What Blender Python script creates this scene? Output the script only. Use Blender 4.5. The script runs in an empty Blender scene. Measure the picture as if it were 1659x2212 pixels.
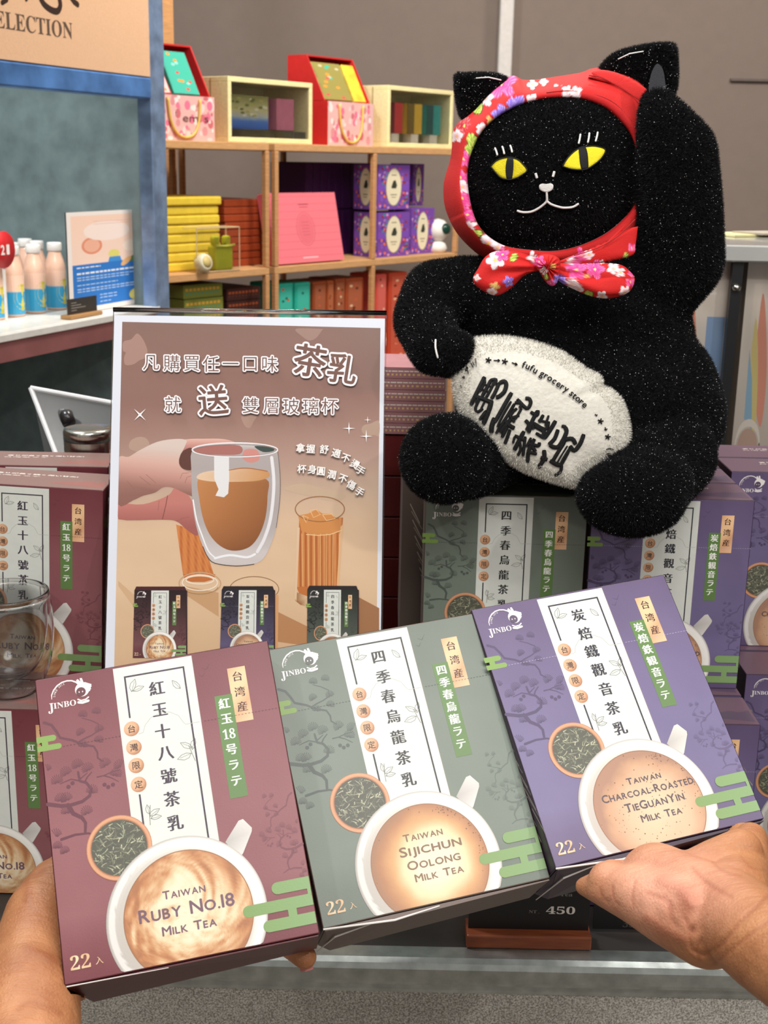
import bpy, bmesh, math, random
import numpy as np
from mathutils import Vector, Matrix, noise as mnoise
from mathutils.geometry import tessellate_polygon
from mathutils.bvhtree import BVHTree

# ------------------------------------------------------------------ camera
F_PX, CX, CY = 2800.0, 829.5, 1106.0
PITCH, ROLL = math.radians(15.3), math.radians(1.2)
CAM = Vector((0, 0, 1.5))
FWD = Vector((0, math.cos(PITCH), -math.sin(PITCH)))
_r0 = Vector((1, 0, 0)); _u0 = Vector((0, math.sin(PITCH), math.cos(PITCH)))
XC = _r0 * math.cos(ROLL) + _u0 * math.sin(ROLL)
YC = -_r0 * math.sin(ROLL) + _u0 * math.cos(ROLL)
SC = bpy.context.scene
cd = bpy.data.cameras.new('camera'); co = bpy.data.objects.new('camera', cd); SC.collection.objects.link(co)
co.matrix_world = Matrix(((XC.x, YC.x, -FWD.x, CAM.x), (XC.y, YC.y, -FWD.y, CAM.y), (XC.z, YC.z, -FWD.z, CAM.z), (0, 0, 0, 1)))
cd.sensor_fit = 'VERTICAL'; cd.sensor_height = 36; cd.lens = F_PX / 2212 * 36
cd.clip_start = 0.05; cd.clip_end = 50
cd.dof.use_dof = True; cd.dof.focus_distance = 0.96; cd.dof.aperture_fstop = 20.0
SC.camera = co
# ------------------------------------------------------------------ world, lamps, exposure
wd = bpy.data.worlds.new('world'); SC.world = wd; wd.use_nodes = True
wd.node_tree.nodes['Background'].inputs[0].default_value = (1.0, 0.95, 0.90, 1)
wd.node_tree.nodes['Background'].inputs[1].default_value = 0.45
def lamp(name, loc, to, power, size, color=(1, .95, .88), spot=None):
    if spot:
        l = bpy.data.lights.new(name, 'SPOT'); l.spot_size = math.radians(spot); l.spot_blend = .6; l.shadow_soft_size = size
    else:
        l = bpy.data.lights.new(name, 'AREA'); l.shape = 'DISK'; l.size = size
    l.energy = power; l.color = color
    o = bpy.data.objects.new(name, l); SC.collection.objects.link(o); o.location = loc
    o.rotation_euler = (Vector(to) - Vector(loc)).to_track_quat('-Z', 'Y').to_euler()
    return o
lamp('track_spot', (1.25, -0.15, 2.55), (.15, 1.05, 1.1), 36, .035, (1, .975, .945), 60)
lamp('track_spot', (-0.95, -0.10, 2.75), (-.1, 1.05, 1.15), 29, .04, (1, .965, .925), 60)
lamp('track_spot', (0.25, 0.45, 2.9), (0.1, 1.1, 1.1), 12, .05, (1, .965, .925), 60)
lamp('ceiling_panel', (0.35, -0.25, 2.95), (0.1, 1.0, 1.1), 30, 1.3, (1, .975, .95))
lamp('ceiling_panel', (0.3, 2.5, 3.1), (0.1, 3.2, 1.3), 50, .5, (1, .93, .84))
lamp('ceiling_panel', (-1.0, 1.5, 2.9), (-.8, 2.5, 1.2), 34, .4, (.93, .97, 1))
lamp('ceiling_panel', (1.6, 2.6, 3.1), (2.0, 4.6, 1.8), 26, .6, (1, .93, .86))
SC.view_settings.view_transform = 'Standard'; SC.view_settings.look = 'None'
SC.view_settings.gamma = 1; SC.view_settings.use_curve_mapping = False
SC.view_settings.exposure = 0.0

# ------------------------------------------------------------------ helpers
def ray(px, py): return FWD + XC * ((px - CX) / F_PX) - YC * ((py - CY) / F_PX)
def P(px, py, d): return CAM + ray(px, py) * d
def on_plane(px, py, q, n):
    r = ray(px, py); return CAM + r * ((q - CAM).dot(n) / r.dot(n))
def onY(px, py, Y): return on_plane(px, py, Vector((0, Y, 0)), Vector((0, 1, 0)))
def onZ(px, py, Z): return on_plane(px, py, Vector((0, 0, Z)), Vector((0, 0, 1)))
def lin(c):
    return tuple((x / 255 / 12.92) if x / 255 <= .04045 else ((x / 255 + .055) / 1.055) ** 2.4 for x in c[:3])
def lerp(a, b, t): return tuple(x + (y - x) * t for x, y in zip(a, b))
def ramp(stops, t):
    if t <= stops[0][0]: return stops[0][1]
    for (a, ca), (b, cb) in zip(stops, stops[1:]):
        if t <= b: return lerp(ca, cb, (t - a) / (b - a))
    return stops[-1][1]

MATS = {}
def mat(name, rgb, rough=.5, metal=0., bump=0., scale=60., var=.06, spec=.5, coat=0., trans=0., ior=1.45, sss=0., sheen=0., emit=0., aniso=None):
    if name in MATS: return MATS[name]
    m = bpy.data.materials.new(name); m.use_nodes = True; nt = m.node_tree; b = nt.nodes['Principled BSDF']
    base = lin(rgb)
    tc = nt.nodes.new('ShaderNodeTexCoord'); mp = nt.nodes.new('ShaderNodeMapping'); nz = nt.nodes.new('ShaderNodeTexNoise')
    nt.links.new(tc.outputs['Object'], mp.inputs[0]); nt.links.new(mp.outputs[0], nz.inputs['Vector'])
    if aniso: mp.inputs['Scale'].default_value = aniso
    nz.inputs['Scale'].default_value = scale; nz.inputs['Detail'].default_value = 5
    rp = nt.nodes.new('ShaderNodeValToRGB'); rp.color_ramp.elements[0].position = .3; rp.color_ramp.elements[1].position = .7
    rp.color_ramp.elements[0].color = (*[c * (1 - var) for c in base], 1); rp.color_ramp.elements[1].color = (*[min(1, c * (1 + var)) for c in base], 1)
    nt.links.new(nz.outputs[0], rp.inputs[0]); nt.links.new(rp.outputs[0], b.inputs['Base Color'])
    b.inputs['Roughness'].default_value = rough; b.inputs['Metallic'].default_value = metal
    b.inputs['Specular IOR Level'].default_value = spec; b.inputs['Coat Weight'].default_value = coat
    b.inputs['Transmission Weight'].default_value = trans; b.inputs['IOR'].default_value = ior
    b.inputs['Subsurface Weight'].default_value = sss; b.inputs['Sheen Weight'].default_value = sheen
    if sss: b.inputs['Subsurface Radius'].default_value = (.012, .005, .003); b.inputs['Subsurface Scale'].default_value = .5
    if bump:
        bn = nt.nodes.new('ShaderNodeBump'); bn.inputs['Strength'].default_value = bump; bn.inputs['Distance'].default_value = .002
        nt.links.new(nz.outputs[0], bn.inputs['Height']); nt.links.new(bn.outputs[0], b.inputs['Normal'])
    if emit:
        b.inputs['Emission Color'].default_value = (*base, 1); b.inputs['Emission Strength'].default_value = emit
    MATS[name] = m; return m
def print_mat(name, rough=.42, coat=0., spec=.5, bump=.04):
    if name in MATS: return MATS[name]
    m = bpy.data.materials.new(name); m.use_nodes = True; nt = m.node_tree; b = nt.nodes['Principled BSDF']
    at = nt.nodes.new('ShaderNodeAttribute'); at.attribute_name = 'Col'
    nt.links.new(at.outputs['Color'], b.inputs['Base Color'])
    b.inputs['Roughness'].default_value = rough; b.inputs['Coat Weight'].default_value = coat; b.inputs['Specular IOR Level'].default_value = spec
    tc = nt.nodes.new('ShaderNodeTexCoord'); nz = nt.nodes.new('ShaderNodeTexNoise'); nz.inputs['Scale'].default_value = 900
    nt.links.new(tc.outputs['Object'], nz.inputs['Vector'])
    bn = nt.nodes.new('ShaderNodeBump'); bn.inputs['Strength'].default_value = bump; bn.inputs['Distance'].default_value = .001
    nt.links.new(nz.outputs[0], bn.inputs['Height']); nt.links.new(bn.outputs[0], b.inputs['Normal'])
    MATS[name] = m; return m

def link(o, parent=None):
    SC.collection.objects.link(o)
    if parent: o.parent = parent
    return o
def root(name, label, cat, M=None, loc=None, rz=0, group=None, kind=None):
    o = bpy.data.objects.new(name, None); o.empty_display_size = .02; SC.collection.objects.link(o)
    if M is not None: o.matrix_world = M
    elif loc is not None: o.location = loc; o.rotation_euler = (0, 0, rz)
    if label: o['label'] = label
    if cat: o['category'] = cat
    if group: o['group'] = group
    if kind: o['kind'] = kind
    bpy.context.view_layer.update()
    return o
def mesh(name, verts, faces, mats, parent=None, fm=None, smooth=False, cols=None):
    me = bpy.data.meshes.new(name); me.from_pydata([tuple(v) for v in verts], [], [tuple(f) for f in faces])
    for m in (mats if isinstance(mats, (list, tuple)) else [mats]): me.materials.append(m)
    if fm: me.polygons.foreach_set('material_index', fm)
    if smooth: me.polygons.foreach_set('use_smooth', [True] * len(faces))
    if cols is not None:
        a = me.color_attributes.new('Col', 'FLOAT_COLOR', 'POINT')
        arr = np.ones((len(verts), 4), np.float32); arr[:, :3] = np.array(cols)[:, :3]; a.data.foreach_set('color', arr.ravel())
    me.update()
    return link(bpy.data.objects.new(name, me), parent)
def bm_obj(name, bm, mats, parent=None, smooth=False):
    me = bpy.data.meshes.new(name); bmesh.ops.recalc_face_normals(bm, faces=bm.faces); bm.to_mesh(me); bm.free()
    for m in (mats if isinstance(mats, (list, tuple)) else [mats]): me.materials.append(m)
    if smooth: me.polygons.foreach_set('use_smooth', [True] * len(me.polygons))
    return link(bpy.data.objects.new(name, me), parent)
def bx(bm, lo, hi, bev=0, M=None, seg=1):
    r = bmesh.ops.create_cube(bm, size=1); vs = r['verts']
    for v in vs: v.co = Vector([lo[i] + (v.co[i] + .5) * (hi[i] - lo[i]) for i in range(3)])
    if bev:
        es = list({e for v in vs for e in v.link_edges})
        g = bmesh.ops.bevel(bm, geom=es, offset=bev, segments=seg, affect='EDGES', profile=.5)
        vs = list({v for f in g['faces'] for v in f.verts} | {v for v in vs if v.is_valid})
    if M is not None:
        for v in vs: v.co = M @ v.co
    return vs
def box(name, lo, hi, m, parent=None, bev=0, seg=1, M=None):
    bm = bmesh.new(); bx(bm, lo, hi, bev, M, seg); return bm_obj(name, bm, m, parent)
def tube_mesh(pts, r, n=8, closed=False):
    pts = [Vector(p) for p in pts]; V = []; Fc = []; k = len(pts)
    rs = r if isinstance(r, (list, tuple)) else [r] * k
    prev = None
    for i, p in enumerate(pts):
        t = (pts[min(i + 1, k - 1)] - pts[max(i - 1, 0)]); t = t.normalized() if t.length > 1e-9 else Vector((0, 0, 1))
        if prev is None: a = t.orthogonal().normalized()
        else: a = (prev - t * prev.dot(t)).normalized()
        prev = a; b = t.cross(a)
        for j in range(n):
            th = 2 * math.pi * j / n; V.append(p + (a * math.cos(th) + b * math.sin(th)) * rs[i])
    for i in range(k - 1):
        for j in range(n): Fc.append((i * n + j, i * n + (j + 1) % n, (i + 1) * n + (j + 1) % n, (i + 1) * n + j))
    Fc.append(tuple(range(n))[::-1]); Fc.append(tuple((k - 1) * n + j for j in range(n)))
    return V, Fc
def tube(name, pts, r, m, parent=None, n=8):
    V, Fc = tube_mesh(pts, r, n); return mesh(name, V, Fc, m, parent, smooth=True)
def join_parts(lst):
    V = []; Fc = []
    for v, f in lst:
        o = len(V); V += list(v); Fc += [tuple(i + o for i in q) for q in f]
    return V, Fc
def lathe(name, prof, m, parent=None, n=40, smooth=True, closed=False):
    V = []; Fc = []; k = len(prof)
    for r, z in prof:
        for j in range(n): a = 2 * math.pi * j / n; V.append((r * math.cos(a), r * math.sin(a), z))
    for i in range(k if closed else k - 1):
        i2 = (i + 1) % k
        for j in range(n): Fc.append((i * n + j, i * n + (j + 1) % n, i2 * n + (j + 1) % n, i2 * n + j))
    if not closed:
        if prof[0][0] > 1e-5: Fc.append(tuple(range(n))[::-1])
        if prof[-1][0] > 1e-5: Fc.append(tuple((k - 1) * n + j for j in range(n)))
    bm = bmesh.new(); vs = [bm.verts.new(v) for v in V]
    for q in Fc: bm.faces.new([vs[i] for i in q])
    bmesh.ops.remove_doubles(bm, verts=bm.verts, dist=1e-6)
    return bm_obj(name, bm, m, parent, smooth)

# ------------------------------------------------------------------ flat print (vector artwork on a face)
SERIF = lambda s: ''.join(chr(0x1D400 + ord(c) - 65) if 'A' <= c <= 'Z' else chr(0x1D41A + ord(c) - 97) if 'a' <= c <= 'z' else chr(0x1D7CE + ord(c) - 48) if c.isdigit() else c for c in s)
GL = {}
def glyph(s, off=0.):
    k = (s, off)
    if k not in GL:
        c = bpy.data.curves.new('glyph', 'FONT'); c.body = s; c.resolution_u = 3; c.offset = off
        o = bpy.data.objects.new('glyph', c); SC.collection.objects.link(o); bpy.context.view_layer.update()
        e = o.evaluated_get(bpy.context.evaluated_depsgraph_get()); m = e.to_mesh(); m.calc_loop_triangles()
        v = np.empty(len(m.vertices) * 3, np.float32); m.vertices.foreach_get('co', v)
        t = np.empty(len(m.loop_triangles) * 3, np.int32); m.loop_triangles.foreach_get('vertices', t)
        GL[k] = (v.reshape(-1, 3)[:, :2].astype(float), t.reshape(-1, 3))
        e.to_mesh_clear(); bpy.data.objects.remove(o); bpy.data.curves.remove(c)
    return GL[k]
class Art:
    """2-D artwork, x right, y DOWN, becoming one mesh of coloured flat shapes"""
    def __init__(s): s.V = []; s.C = []; s.L = []; s.F = []; s.n = 0; s.l = 0; s.k = 0
    def up(s): s.l += 1; return s
    def add(s, v, f, c):
        v = np.asarray(v, float).reshape(-1, 2); k = len(v)
        if callable(c): col = np.array([lin(c(x, y)) for x, y in v])
        else: col = np.tile(np.array(lin(c)), (k, 1))
        s.V.append(v); s.C.append(col); s.k = (s.k + 1) % 24; s.L.append(np.full(k, s.l + s.k / 30.)); s.F += [tuple(int(i) + s.n for i in q) for q in f]; s.n += k
    def poly(s, pts, c): s.add(pts, tessellate_polygon([[Vector((x, y, 0)) for x, y in pts]]), c)
    def rect(s, x0, y0, x1, y1, c, nx=1, ny=1):
        v = [(x0 + (x1 - x0) * i / nx, y0 + (y1 - y0) * j / ny) for j in range(ny + 1) for i in range(nx + 1)]
        s.add(v, [(j * (nx + 1) + i, j * (nx + 1) + i + 1, (j + 1) * (nx + 1) + i + 1, (j + 1) * (nx + 1) + i) for j in range(ny) for i in range(nx)], c)
    def quad(s, a, b, cc, d, c, nx=1, ny=1):
        v = [];
        for j in range(ny + 1):
            for i in range(nx + 1):
                u, w = i / nx, j / ny
                v.append(tuple((a[k] * (1 - u) + b[k] * u) * (1 - w) + (d[k] * (1 - u) + cc[k] * u) * w for k in (0, 1)))
        s.add(v, [(j * (nx + 1) + i, j * (nx + 1) + i + 1, (j + 1) * (nx + 1) + i + 1, (j + 1) * (nx + 1) + i) for j in range(ny) for i in range(nx)], c)
    def disk(s, cx, cy, rx, ry, c, n=32, rings=1, r0=0., rot=0., clip=None, a0=0, a1=2 * math.pi):
        v = []; ca, sa = math.cos(rot), math.sin(rot); pol = {}
        for k in range(rings + 1):
            r = r0 + (1 - r0) * k / rings
            for j in range(n + 1):
                a = a0 + (a1 - a0) * j / n; x, y = rx * r * math.cos(a), ry * r * math.sin(a)
                x, y = cx + x * ca - y * sa, cy + x * sa + y * ca
                if clip: x = min(max(x, clip[0]), clip[2]); y = min(max(y, clip[1]), clip[3])
                v.append((x, y))
        f = [(k * (n + 1) + j, k * (n + 1) + j + 1, (k + 1) * (n + 1) + j + 1, (k + 1) * (n + 1) + j) for k in range(rings) for j in range(n)]
        s.add(v, f, c)
    def stroke(s, pts, w, c, closed=False, cap=True):
        pts = [np.array(p, float) for p in pts]
        if closed: pts = pts + [pts[0]]
        k = len(pts); ws = list(w) if isinstance(w, (list, tuple)) else [w] * k
        if len(ws) != k: ws = [ws[0] + (ws[-1] - ws[0]) * i / (k - 1) for i in range(k)]
        v = []
        for i, p in enumerate(pts):
            t = pts[min(i + 1, k - 1)] - pts[max(i - 1, 0)]; t = t / (np.hypot(*t) + 1e-12); nn = np.array((-t[1], t[0])) * ws[i] / 2
            if cap and i == 0: v += [tuple(p + nn * .5 - t * ws[i] * .4), tuple(p - nn * .5 - t * ws[i] * .4)]
            v += [tuple(p + nn), tuple(p - nn)]
            if cap and i == k - 1: v += [tuple(p + nn * .5 + t * ws[i] * .4), tuple(p - nn * .5 + t * ws[i] * .4)]
        m = len(v) // 2
        s.add(v, [(2 * i, 2 * i + 1, 2 * i + 3, 2 * i + 2) for i in range(m - 1)], c)
    def rbar(s, x0, x1, y, h, c, left=True, right=True):
        r = h / 2; pts = []
        if left: pts += [(x0 + r - r * math.cos(a), y + r * math.sin(a)) for a in np.linspace(math.pi / 2, -math.pi / 2, 9)]
        else: pts += [(x0, y + r), (x0, y - r)]
        if right: pts += [(x1 - r + r * math.cos(a), y + r * math.sin(a)) for a in np.linspace(-math.pi / 2, math.pi / 2, 9)]
        else: pts += [(x1, y - r), (x1, y + r)]
        s.poly(pts, c)
    def text(s, t, cx, cy, c, w=None, h=None, size=None, off=0., fat=0., fatx=0., rot=0., ex=None, ey=None):
        """w,h: fit the ink box; size: em scale about the ink centre; fat: thickening radius in em; ex,ey: em axes"""
        v, f = glyph(t, off)
        if len(v) == 0: return
        lo, hi = v.min(0), v.max(0); ce = (lo + hi) / 2; q = (v - ce) * np.array([1, -1])
        if ex is not None: A = np.array([[ex[0], ey[0]], [ex[1], ey[1]]])
        else:
            if size is not None: sx = sy = size
            else:
                sx = w / (hi[0] - lo[0]) if w else None; sy = h / (hi[1] - lo[1]) if h else None
                sx = sx or sy; sy = sy or sx
            A = np.array([[math.cos(rot), -math.sin(rot)], [math.sin(rot), math.cos(rot)]]) @ np.diag([sx, sy])
        sh = [(0, 0)]
        if fat: sh += [(fat * math.cos(a), fat * math.sin(a)) for a in np.linspace(0, 2 * math.pi, 13)[:-1]]
        if fatx: sh += [(-fatx, 0), (fatx, 0)]
        for d in sh: s.add((q + np.array(d)) @ A.T + np.array([cx, cy]), f, c)
    def caps(s, t, x0, x1, cy, h, c, fat=.024, slope=0.):
        """small-capital line between x0 and x1; lower case letters are set as smaller capitals"""
        it = []; x = 0
        for ch in t:
            if ch == ' ': x += .42; continue
            k = 1.0 if (ch.isupper() or ch.isdigit()) else .78
            g, f = glyph(ch.upper()); lo, hi = g.min(0), g.max(0); wd_ = (hi[0] - lo[0]) * k * 1.12
            it.append((ch.upper(), x + wd_ / 2, k, wd_, (lo[1] * k, hi[1] * k))); x += wd_ + .13
        x -= .13; sx = (x1 - x0) / x; sy = h / .72
        for ch, xc, k, wd_, (a, b) in it:
            g, f = glyph(ch); lo, hi = g.min(0), g.max(0); q = (g - (lo + hi) / 2) * np.array([sx * k * 1.12, -sy * k])
            px = x0 + xc * sx; py = cy + h / 2 - (a + b) / 2 * sy + slope * (px - (x0 + x1) / 2)
            for d in ((0, 0), (fat, 0), (-fat, 0), (0, fat), (0, -fat)): s.add(q + np.array([px + d[0] * sx, py + d[1] * sy]), f, c)
    def merge(s, o, fn):
        for v, c, l in zip(o.V, o.C, o.L):
            s.V.append(np.array([fn(x, y) for x, y in v])); s.C.append(c); s.L.append(l + s.l)
        s.F += [tuple(i + s.n for i in q) for q in o.F]; s.n += o.n; s.l += o.l
    def mesh_data(s, name, fn, m, step=2.4e-5):
        V = np.vstack(s.V); L = np.concatenate(s.L); C = np.vstack(s.C)
        v3 = [fn(x, y, (l + 1) * step) for (x, y), l in zip(V, L)]
        me = bpy.data.meshes.new(name); me.from_pydata(v3, [], s.F); me.materials.append(m)
        a = me.color_attributes.new('Col', 'FLOAT_COLOR', 'POINT'); arr = np.ones((len(v3), 4), np.float32); arr[:, :3] = C
        a.data.foreach_set('color', arr.ravel()); me.update(); return me
    def obj(s, name, fn, m, parent, step=2.4e-5): return link(bpy.data.objects.new(name, s.mesh_data(name, fn, m, step)), parent)
def homog(src, dst):
    A = []
    for (x, y), (u, v) in zip(src, dst):
        A.append([x, y, 1, 0, 0, 0, -u * x, -u * y, -u]); A.append([0, 0, 0, x, y, 1, -v * x, -v * y, -v])
    H = np.linalg.svd(np.array(A, float))[2][-1].reshape(3, 3)
    def fn(x, y): p = H @ np.array([x, y, 1.]); return (p[0] / p[2], p[1] / p[2])
    return fn
PRINT = print_mat('printed_card', .40, .0, .45)
GLOSSY = print_mat('glossy_print', .22, .3, .5, .02)
MATTE = print_mat('matte_print', .6, 0, .3)
# ------------------------------------------------------------------ the setting
def struct(o): o['kind'] = 'structure'; return o
wall_m = mat('wall_paint', (124, 110, 101), .75, bump=.05, scale=25, var=.03)
struct(box('floor', (-3.6, -2.5, -.05), (4.2, 5.2, 0), mat('floor_tile', (140, 130, 120), .4, scale=8)))
struct(box('wall_back', (-3.6, 4.7, 0), (4.2, 4.85, 3.4), wall_m))
struct(box('wall_right', (4.05, -2.5, 0), (4.2, 4.7, 3.4), wall_m))
struct(box('wall_left', (-3.6, -2.5, 0), (-3.45, 4.7, 3.4), wall_m))
a = onY(1106, 165, 4.66); b = onY(1080, 0, 4.66)
struct(box('trim_1', (onY(1076, 80, 4.66).x, 4.62, 0), (onY(1106, 80, 4.66).x, 4.70, 3.4), mat('white_trim', (205, 200, 195), .5), bev=.004))
q = onY(1578, 172, 4.69)
struct(box('trim_2', (q.x, 4.685, q.z - .004), (4.05, 4.70, q.z + .004), mat('dark_line', (95, 85, 80), .6)))

# ------------------------------------------------------------------ counter with steel ledge
ZC = 0.826; ZL = 1.0135; ZT = 1.2014; YF = 1.16; YL = 1.078
steel = mat('galvanised_steel', (176, 182, 178), .3, .8, bump=.12, scale=70, var=.18)
t = root('display_counter', 'speckled grey display counter with a steel ledge in front of the tea boxes', 'counter', loc=(0, 1.2, 0))
def speckle():
    m = bpy.data.materials.new('speckled_laminate'); m.use_nodes = True; nt = m.node_tree; b = nt.nodes['Principled BSDF']
    tc = nt.nodes.new('ShaderNodeTexCoord'); n1 = nt.nodes.new('ShaderNodeTexNoise'); n1.inputs['Scale'].default_value = 620; n1.inputs['Detail'].default_value = 3
    n2 = nt.nodes.new('ShaderNodeTexNoise'); n2.inputs['Scale'].default_value = 14
    r = nt.nodes.new('ShaderNodeValToRGB'); r.color_ramp.elements[0].position = .36; r.color_ramp.elements[1].position = .66
    r.color_ramp.elements[0].color = (*lin((138, 134, 126)), 1); r.color_ramp.elements[1].color = (*lin((226, 222, 212)), 1)
    mx = nt.nodes.new('ShaderNodeMixRGB'); mx.blend_type = 'MULTIPLY'; mx.inputs[0].default_value = .3
    for n in (n1, n2): nt.links.new(tc.outputs['Object'], n.inputs['Vector'])
    nt.links.new(n1.outputs[0], r.inputs[0]); nt.links.new(r.outputs[0], mx.inputs[1]); nt.links.new(n2.outputs[0], mx.inputs[2]); nt.links.new(mx.outputs[0], b.inputs['Base Color'])
    b.inputs['Roughness'].default_value = .45
    return m
box('front_panel', (-1.1, -.21, 0), (1.1, .75, .795), speckle(), t, bev=.003)
box('top_board', (-1.11, -.2, .796), (1.11, .76, ZC - .001), mat('dark_board', (52, 48, 46), .5), t)
bm = bmesh.new()
prof = [(-.196, ZC + .002), (-.212, ZC + .002), (-.2165, ZC - .001), (-.2185, ZC - .006), (-.2185, ZC - .018), (-.2165, ZC - .0225), (-.212, ZC - .024), (-.2125, ZC - .030), (-.211, ZC - .034)]
pr2 = [(y + .0025, z - .0018) for y, z in prof]
V = []; Fc = []
for X in (-1.11, 1.11): V += [(X, y, z) for y, z in prof] + [(X, y, z) for y, z in reversed(pr2)]
k = len(prof) * 2
Fc = [(i, (i + 1) % k, k + (i + 1) % k, k + i) for i in range(k)] + [tuple(range(k))[::-1], tuple(range(k, 2 * k))]
mesh('steel_ledge', V, Fc, steel, t, smooth=False)
# ------------------------------------------------------------------ tea boxes
BW, BH, BD = .15, .1875, .062
KIND = {
 'ruby': dict(base=(114, 54, 61), base2=(142, 88, 92), pine=(98, 50, 62), top=(124, 98, 92), side=(92, 40, 44), chars='紅玉十八號茶乳', tag=['紅', '玉', '18', '号', 'ラ', 'テ'], ink=(60, 48, 62), tx=(112, 84, 98)),  # ruby base2 paled and greyed: gloss haze put into the print colour
 'green': dict(base=(104, 113, 102), base2=(118, 129, 117), pine=(80, 88, 82), top=(104, 110, 92), side=(108, 92, 84), chars='四季春烏龍茶乳', tag=['四', '季', '春', '烏', '龍', 'ラ', 'テ'], ink=(48, 46, 46), tx=(128, 100, 76)),
 'purple': dict(base=(96, 80, 114), base2=(114, 104, 142), pine=(78, 66, 98), top=(104, 78, 94), side=(60, 44, 62), chars='炭焙鐵觀音茶乳', tag=['炭', '焙', '鉄', '観', '音', 'ラ', 'テ'], ink=(44, 40, 52), tx=(84, 68, 76)),
}
def leafline(A, x, y, s, rot, c, w=.0022):
    ca, sa = math.cos(rot), math.sin(rot)
    T = lambda p: (x + s * (p[0] * ca - p[1] * sa), y + s * (p[0] * sa + p[1] * ca))
    A.stroke([T(p) for p in ((0, 0), (.25, -.22), (.6, -.24), (1, 0))], w, c); A.stroke([T(p) for p in ((0, 0), (.3, .16), (.65, .16), (1, 0))], w, c); A.stroke([T((0, 0)), T((.8, 0))], w * .7, c)
def pine(A, c, ox=0, oy=0, sx=1, sy=1, full=True):
    T = lambda p: (ox + p[0] * sx, oy + p[1] * 1.25 * sy)
    br = [([(0.017, 0.152), (0.047, 0.165), (0.065, 0.191), (0.077, 0.214), (0.126, 0.23), (0.166, 0.251), (0.21, 0.264), (0.222, 0.286), (0.221, 0.306), (0.24, 0.32)], .013),
          ([(0.0, 0.43), (0.054, 0.444), (0.089, 0.447), (0.139, 0.442), (0.171, 0.428), (0.181, 0.405), (0.163, 0.382), (0.139, 0.373), (0.136, 0.355), (0.135, 0.341)], .017),
          ([(0.08, 0.445), (0.098, 0.476), (0.131, 0.495), (0.143, 0.514), (0.137, 0.548)], .02), ([(0.04, 0.553), (0.097, 0.546), (0.149, 0.549), (0.185, 0.561)], .012),
          ([(0.142, 0.373), (0.103, 0.361), (0.058, 0.37)], .007), ([(0.142, 0.365), (0.172, 0.35)], .006), ([(0.156, 0.381), (0.17, 0.364), (.19, .35)], .008),
          ([(0.21, 0.37), (0.237, 0.369), (0.275, 0.361), (0.306, 0.36)], .006), ([(0.237, 0.369), (0.265, .38), (0.294, 0.398)], .006),
          ([(0.15, 0.24), (0.174, 0.232), (0.205, 0.225), (0.238, 0.213), (0.24, 0.19), (0.211, 0.173), (0.175, 0.159)], .007)]
    fans = [(0.137, 0.327), (0.089, 0.345), (0.046, 0.368), (0.178, 0.345), (0.252, 0.34), (0.306, 0.355), (0.281, 0.379), (0.178, 0.421), (0.049, 0.43), (0.079, 0.432), (0.072, 0.474), (0.154, 0.488), (0.022, 0.544), (0.166, 0.216), (0.243, 0.217), (0.229, 0.253), (0.163, 0.26), (0.176, 0.156), (0.233, 0.153), (0.012, 0.32), (.05, .60), (.02, .58)]
    for p, w in br: A.stroke([T(q) for q in p], [w * sx, w * .55 * sx], c)
    rg = random.Random(4)
    for i, p in enumerate(fans):
        x, y = T(p); n = 12; L = .036 * sx * (1 if 3 < i < 13 or i < 4 else .8); tilt = (rg.random() - .5) * .9
        for j in range(n):
            a = -math.pi / 2 + (j - (n - 1) / 2) / (n - 1) * 2.6 + tilt; l = L * (.85 + .25 * math.cos((j - n / 2) * .4))
            if x + l * math.cos(a) > .326 and full: continue
            if x + l * math.cos(a) < 0.002: continue
            A.stroke([(x + L * .12 * math.cos(a), y + L * .12 * math.sin(a)), (x + l * math.cos(a), y + l * math.sin(a))], [.0014 * sx, .0031 * sx], c, cap=False)
    for p in ((.108, .375), (.09, .385), (.236, .40), (.25, .41), (.27, .405)): x, y = T(p); A.disk(x, y, .009 * sx, .009 * sx, c, n=10)
def fbm(x, y, s=1., o=4):
    v = 0; a = .5
    for i in range(o): v += a * mnoise.noise(Vector((x * s, y * s, 3.7 + i * 9.1))); s *= 2.1; a *= .55
    return v
def latte_col(kind):
    def c(x, y):
        dx, dy = x - .505, y - 1.085; r = math.hypot(dx, dy) / .258; a = math.atan2(dy, dx)
        if kind == 'ruby':
            n = fbm(dx * 2 + .4 * math.sin(a * 2 + r * 4), dy * 2 + r, 4.0); n2 = fbm(a * 1.2 + r * 2, r * 3, 2.2)
            t = r * .9 + n * .9 + n2 * .35
            return ramp([(.15, (240, 222, 192)), (.45, (232, 204, 164)), (.7, (206, 160, 116)), (.88, (190, 130, 84)), (1.02, (168, 112, 74))], t)
        if kind == 'green':
            n = fbm(dx, dy, 7.0); t = math.hypot(dx - .02, dy + .0) / .258 + n * .12
            return ramp([(.3, (240, 224, 192)), (.55, (236, 210, 166)), (.72, (212, 160, 108)), (.9, (176, 124, 86)), (1, (160, 118, 88))], t)
        n = fbm(dx, dy, 9.0); t = math.hypot(dx - .03, dy - .03) / .258 + n * .18
        return ramp([(.2, (222, 194, 160)), (.6, (214, 180, 146)), (.85, (196, 152, 118)), (1, (168, 128, 104))], t)
    return c
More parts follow.
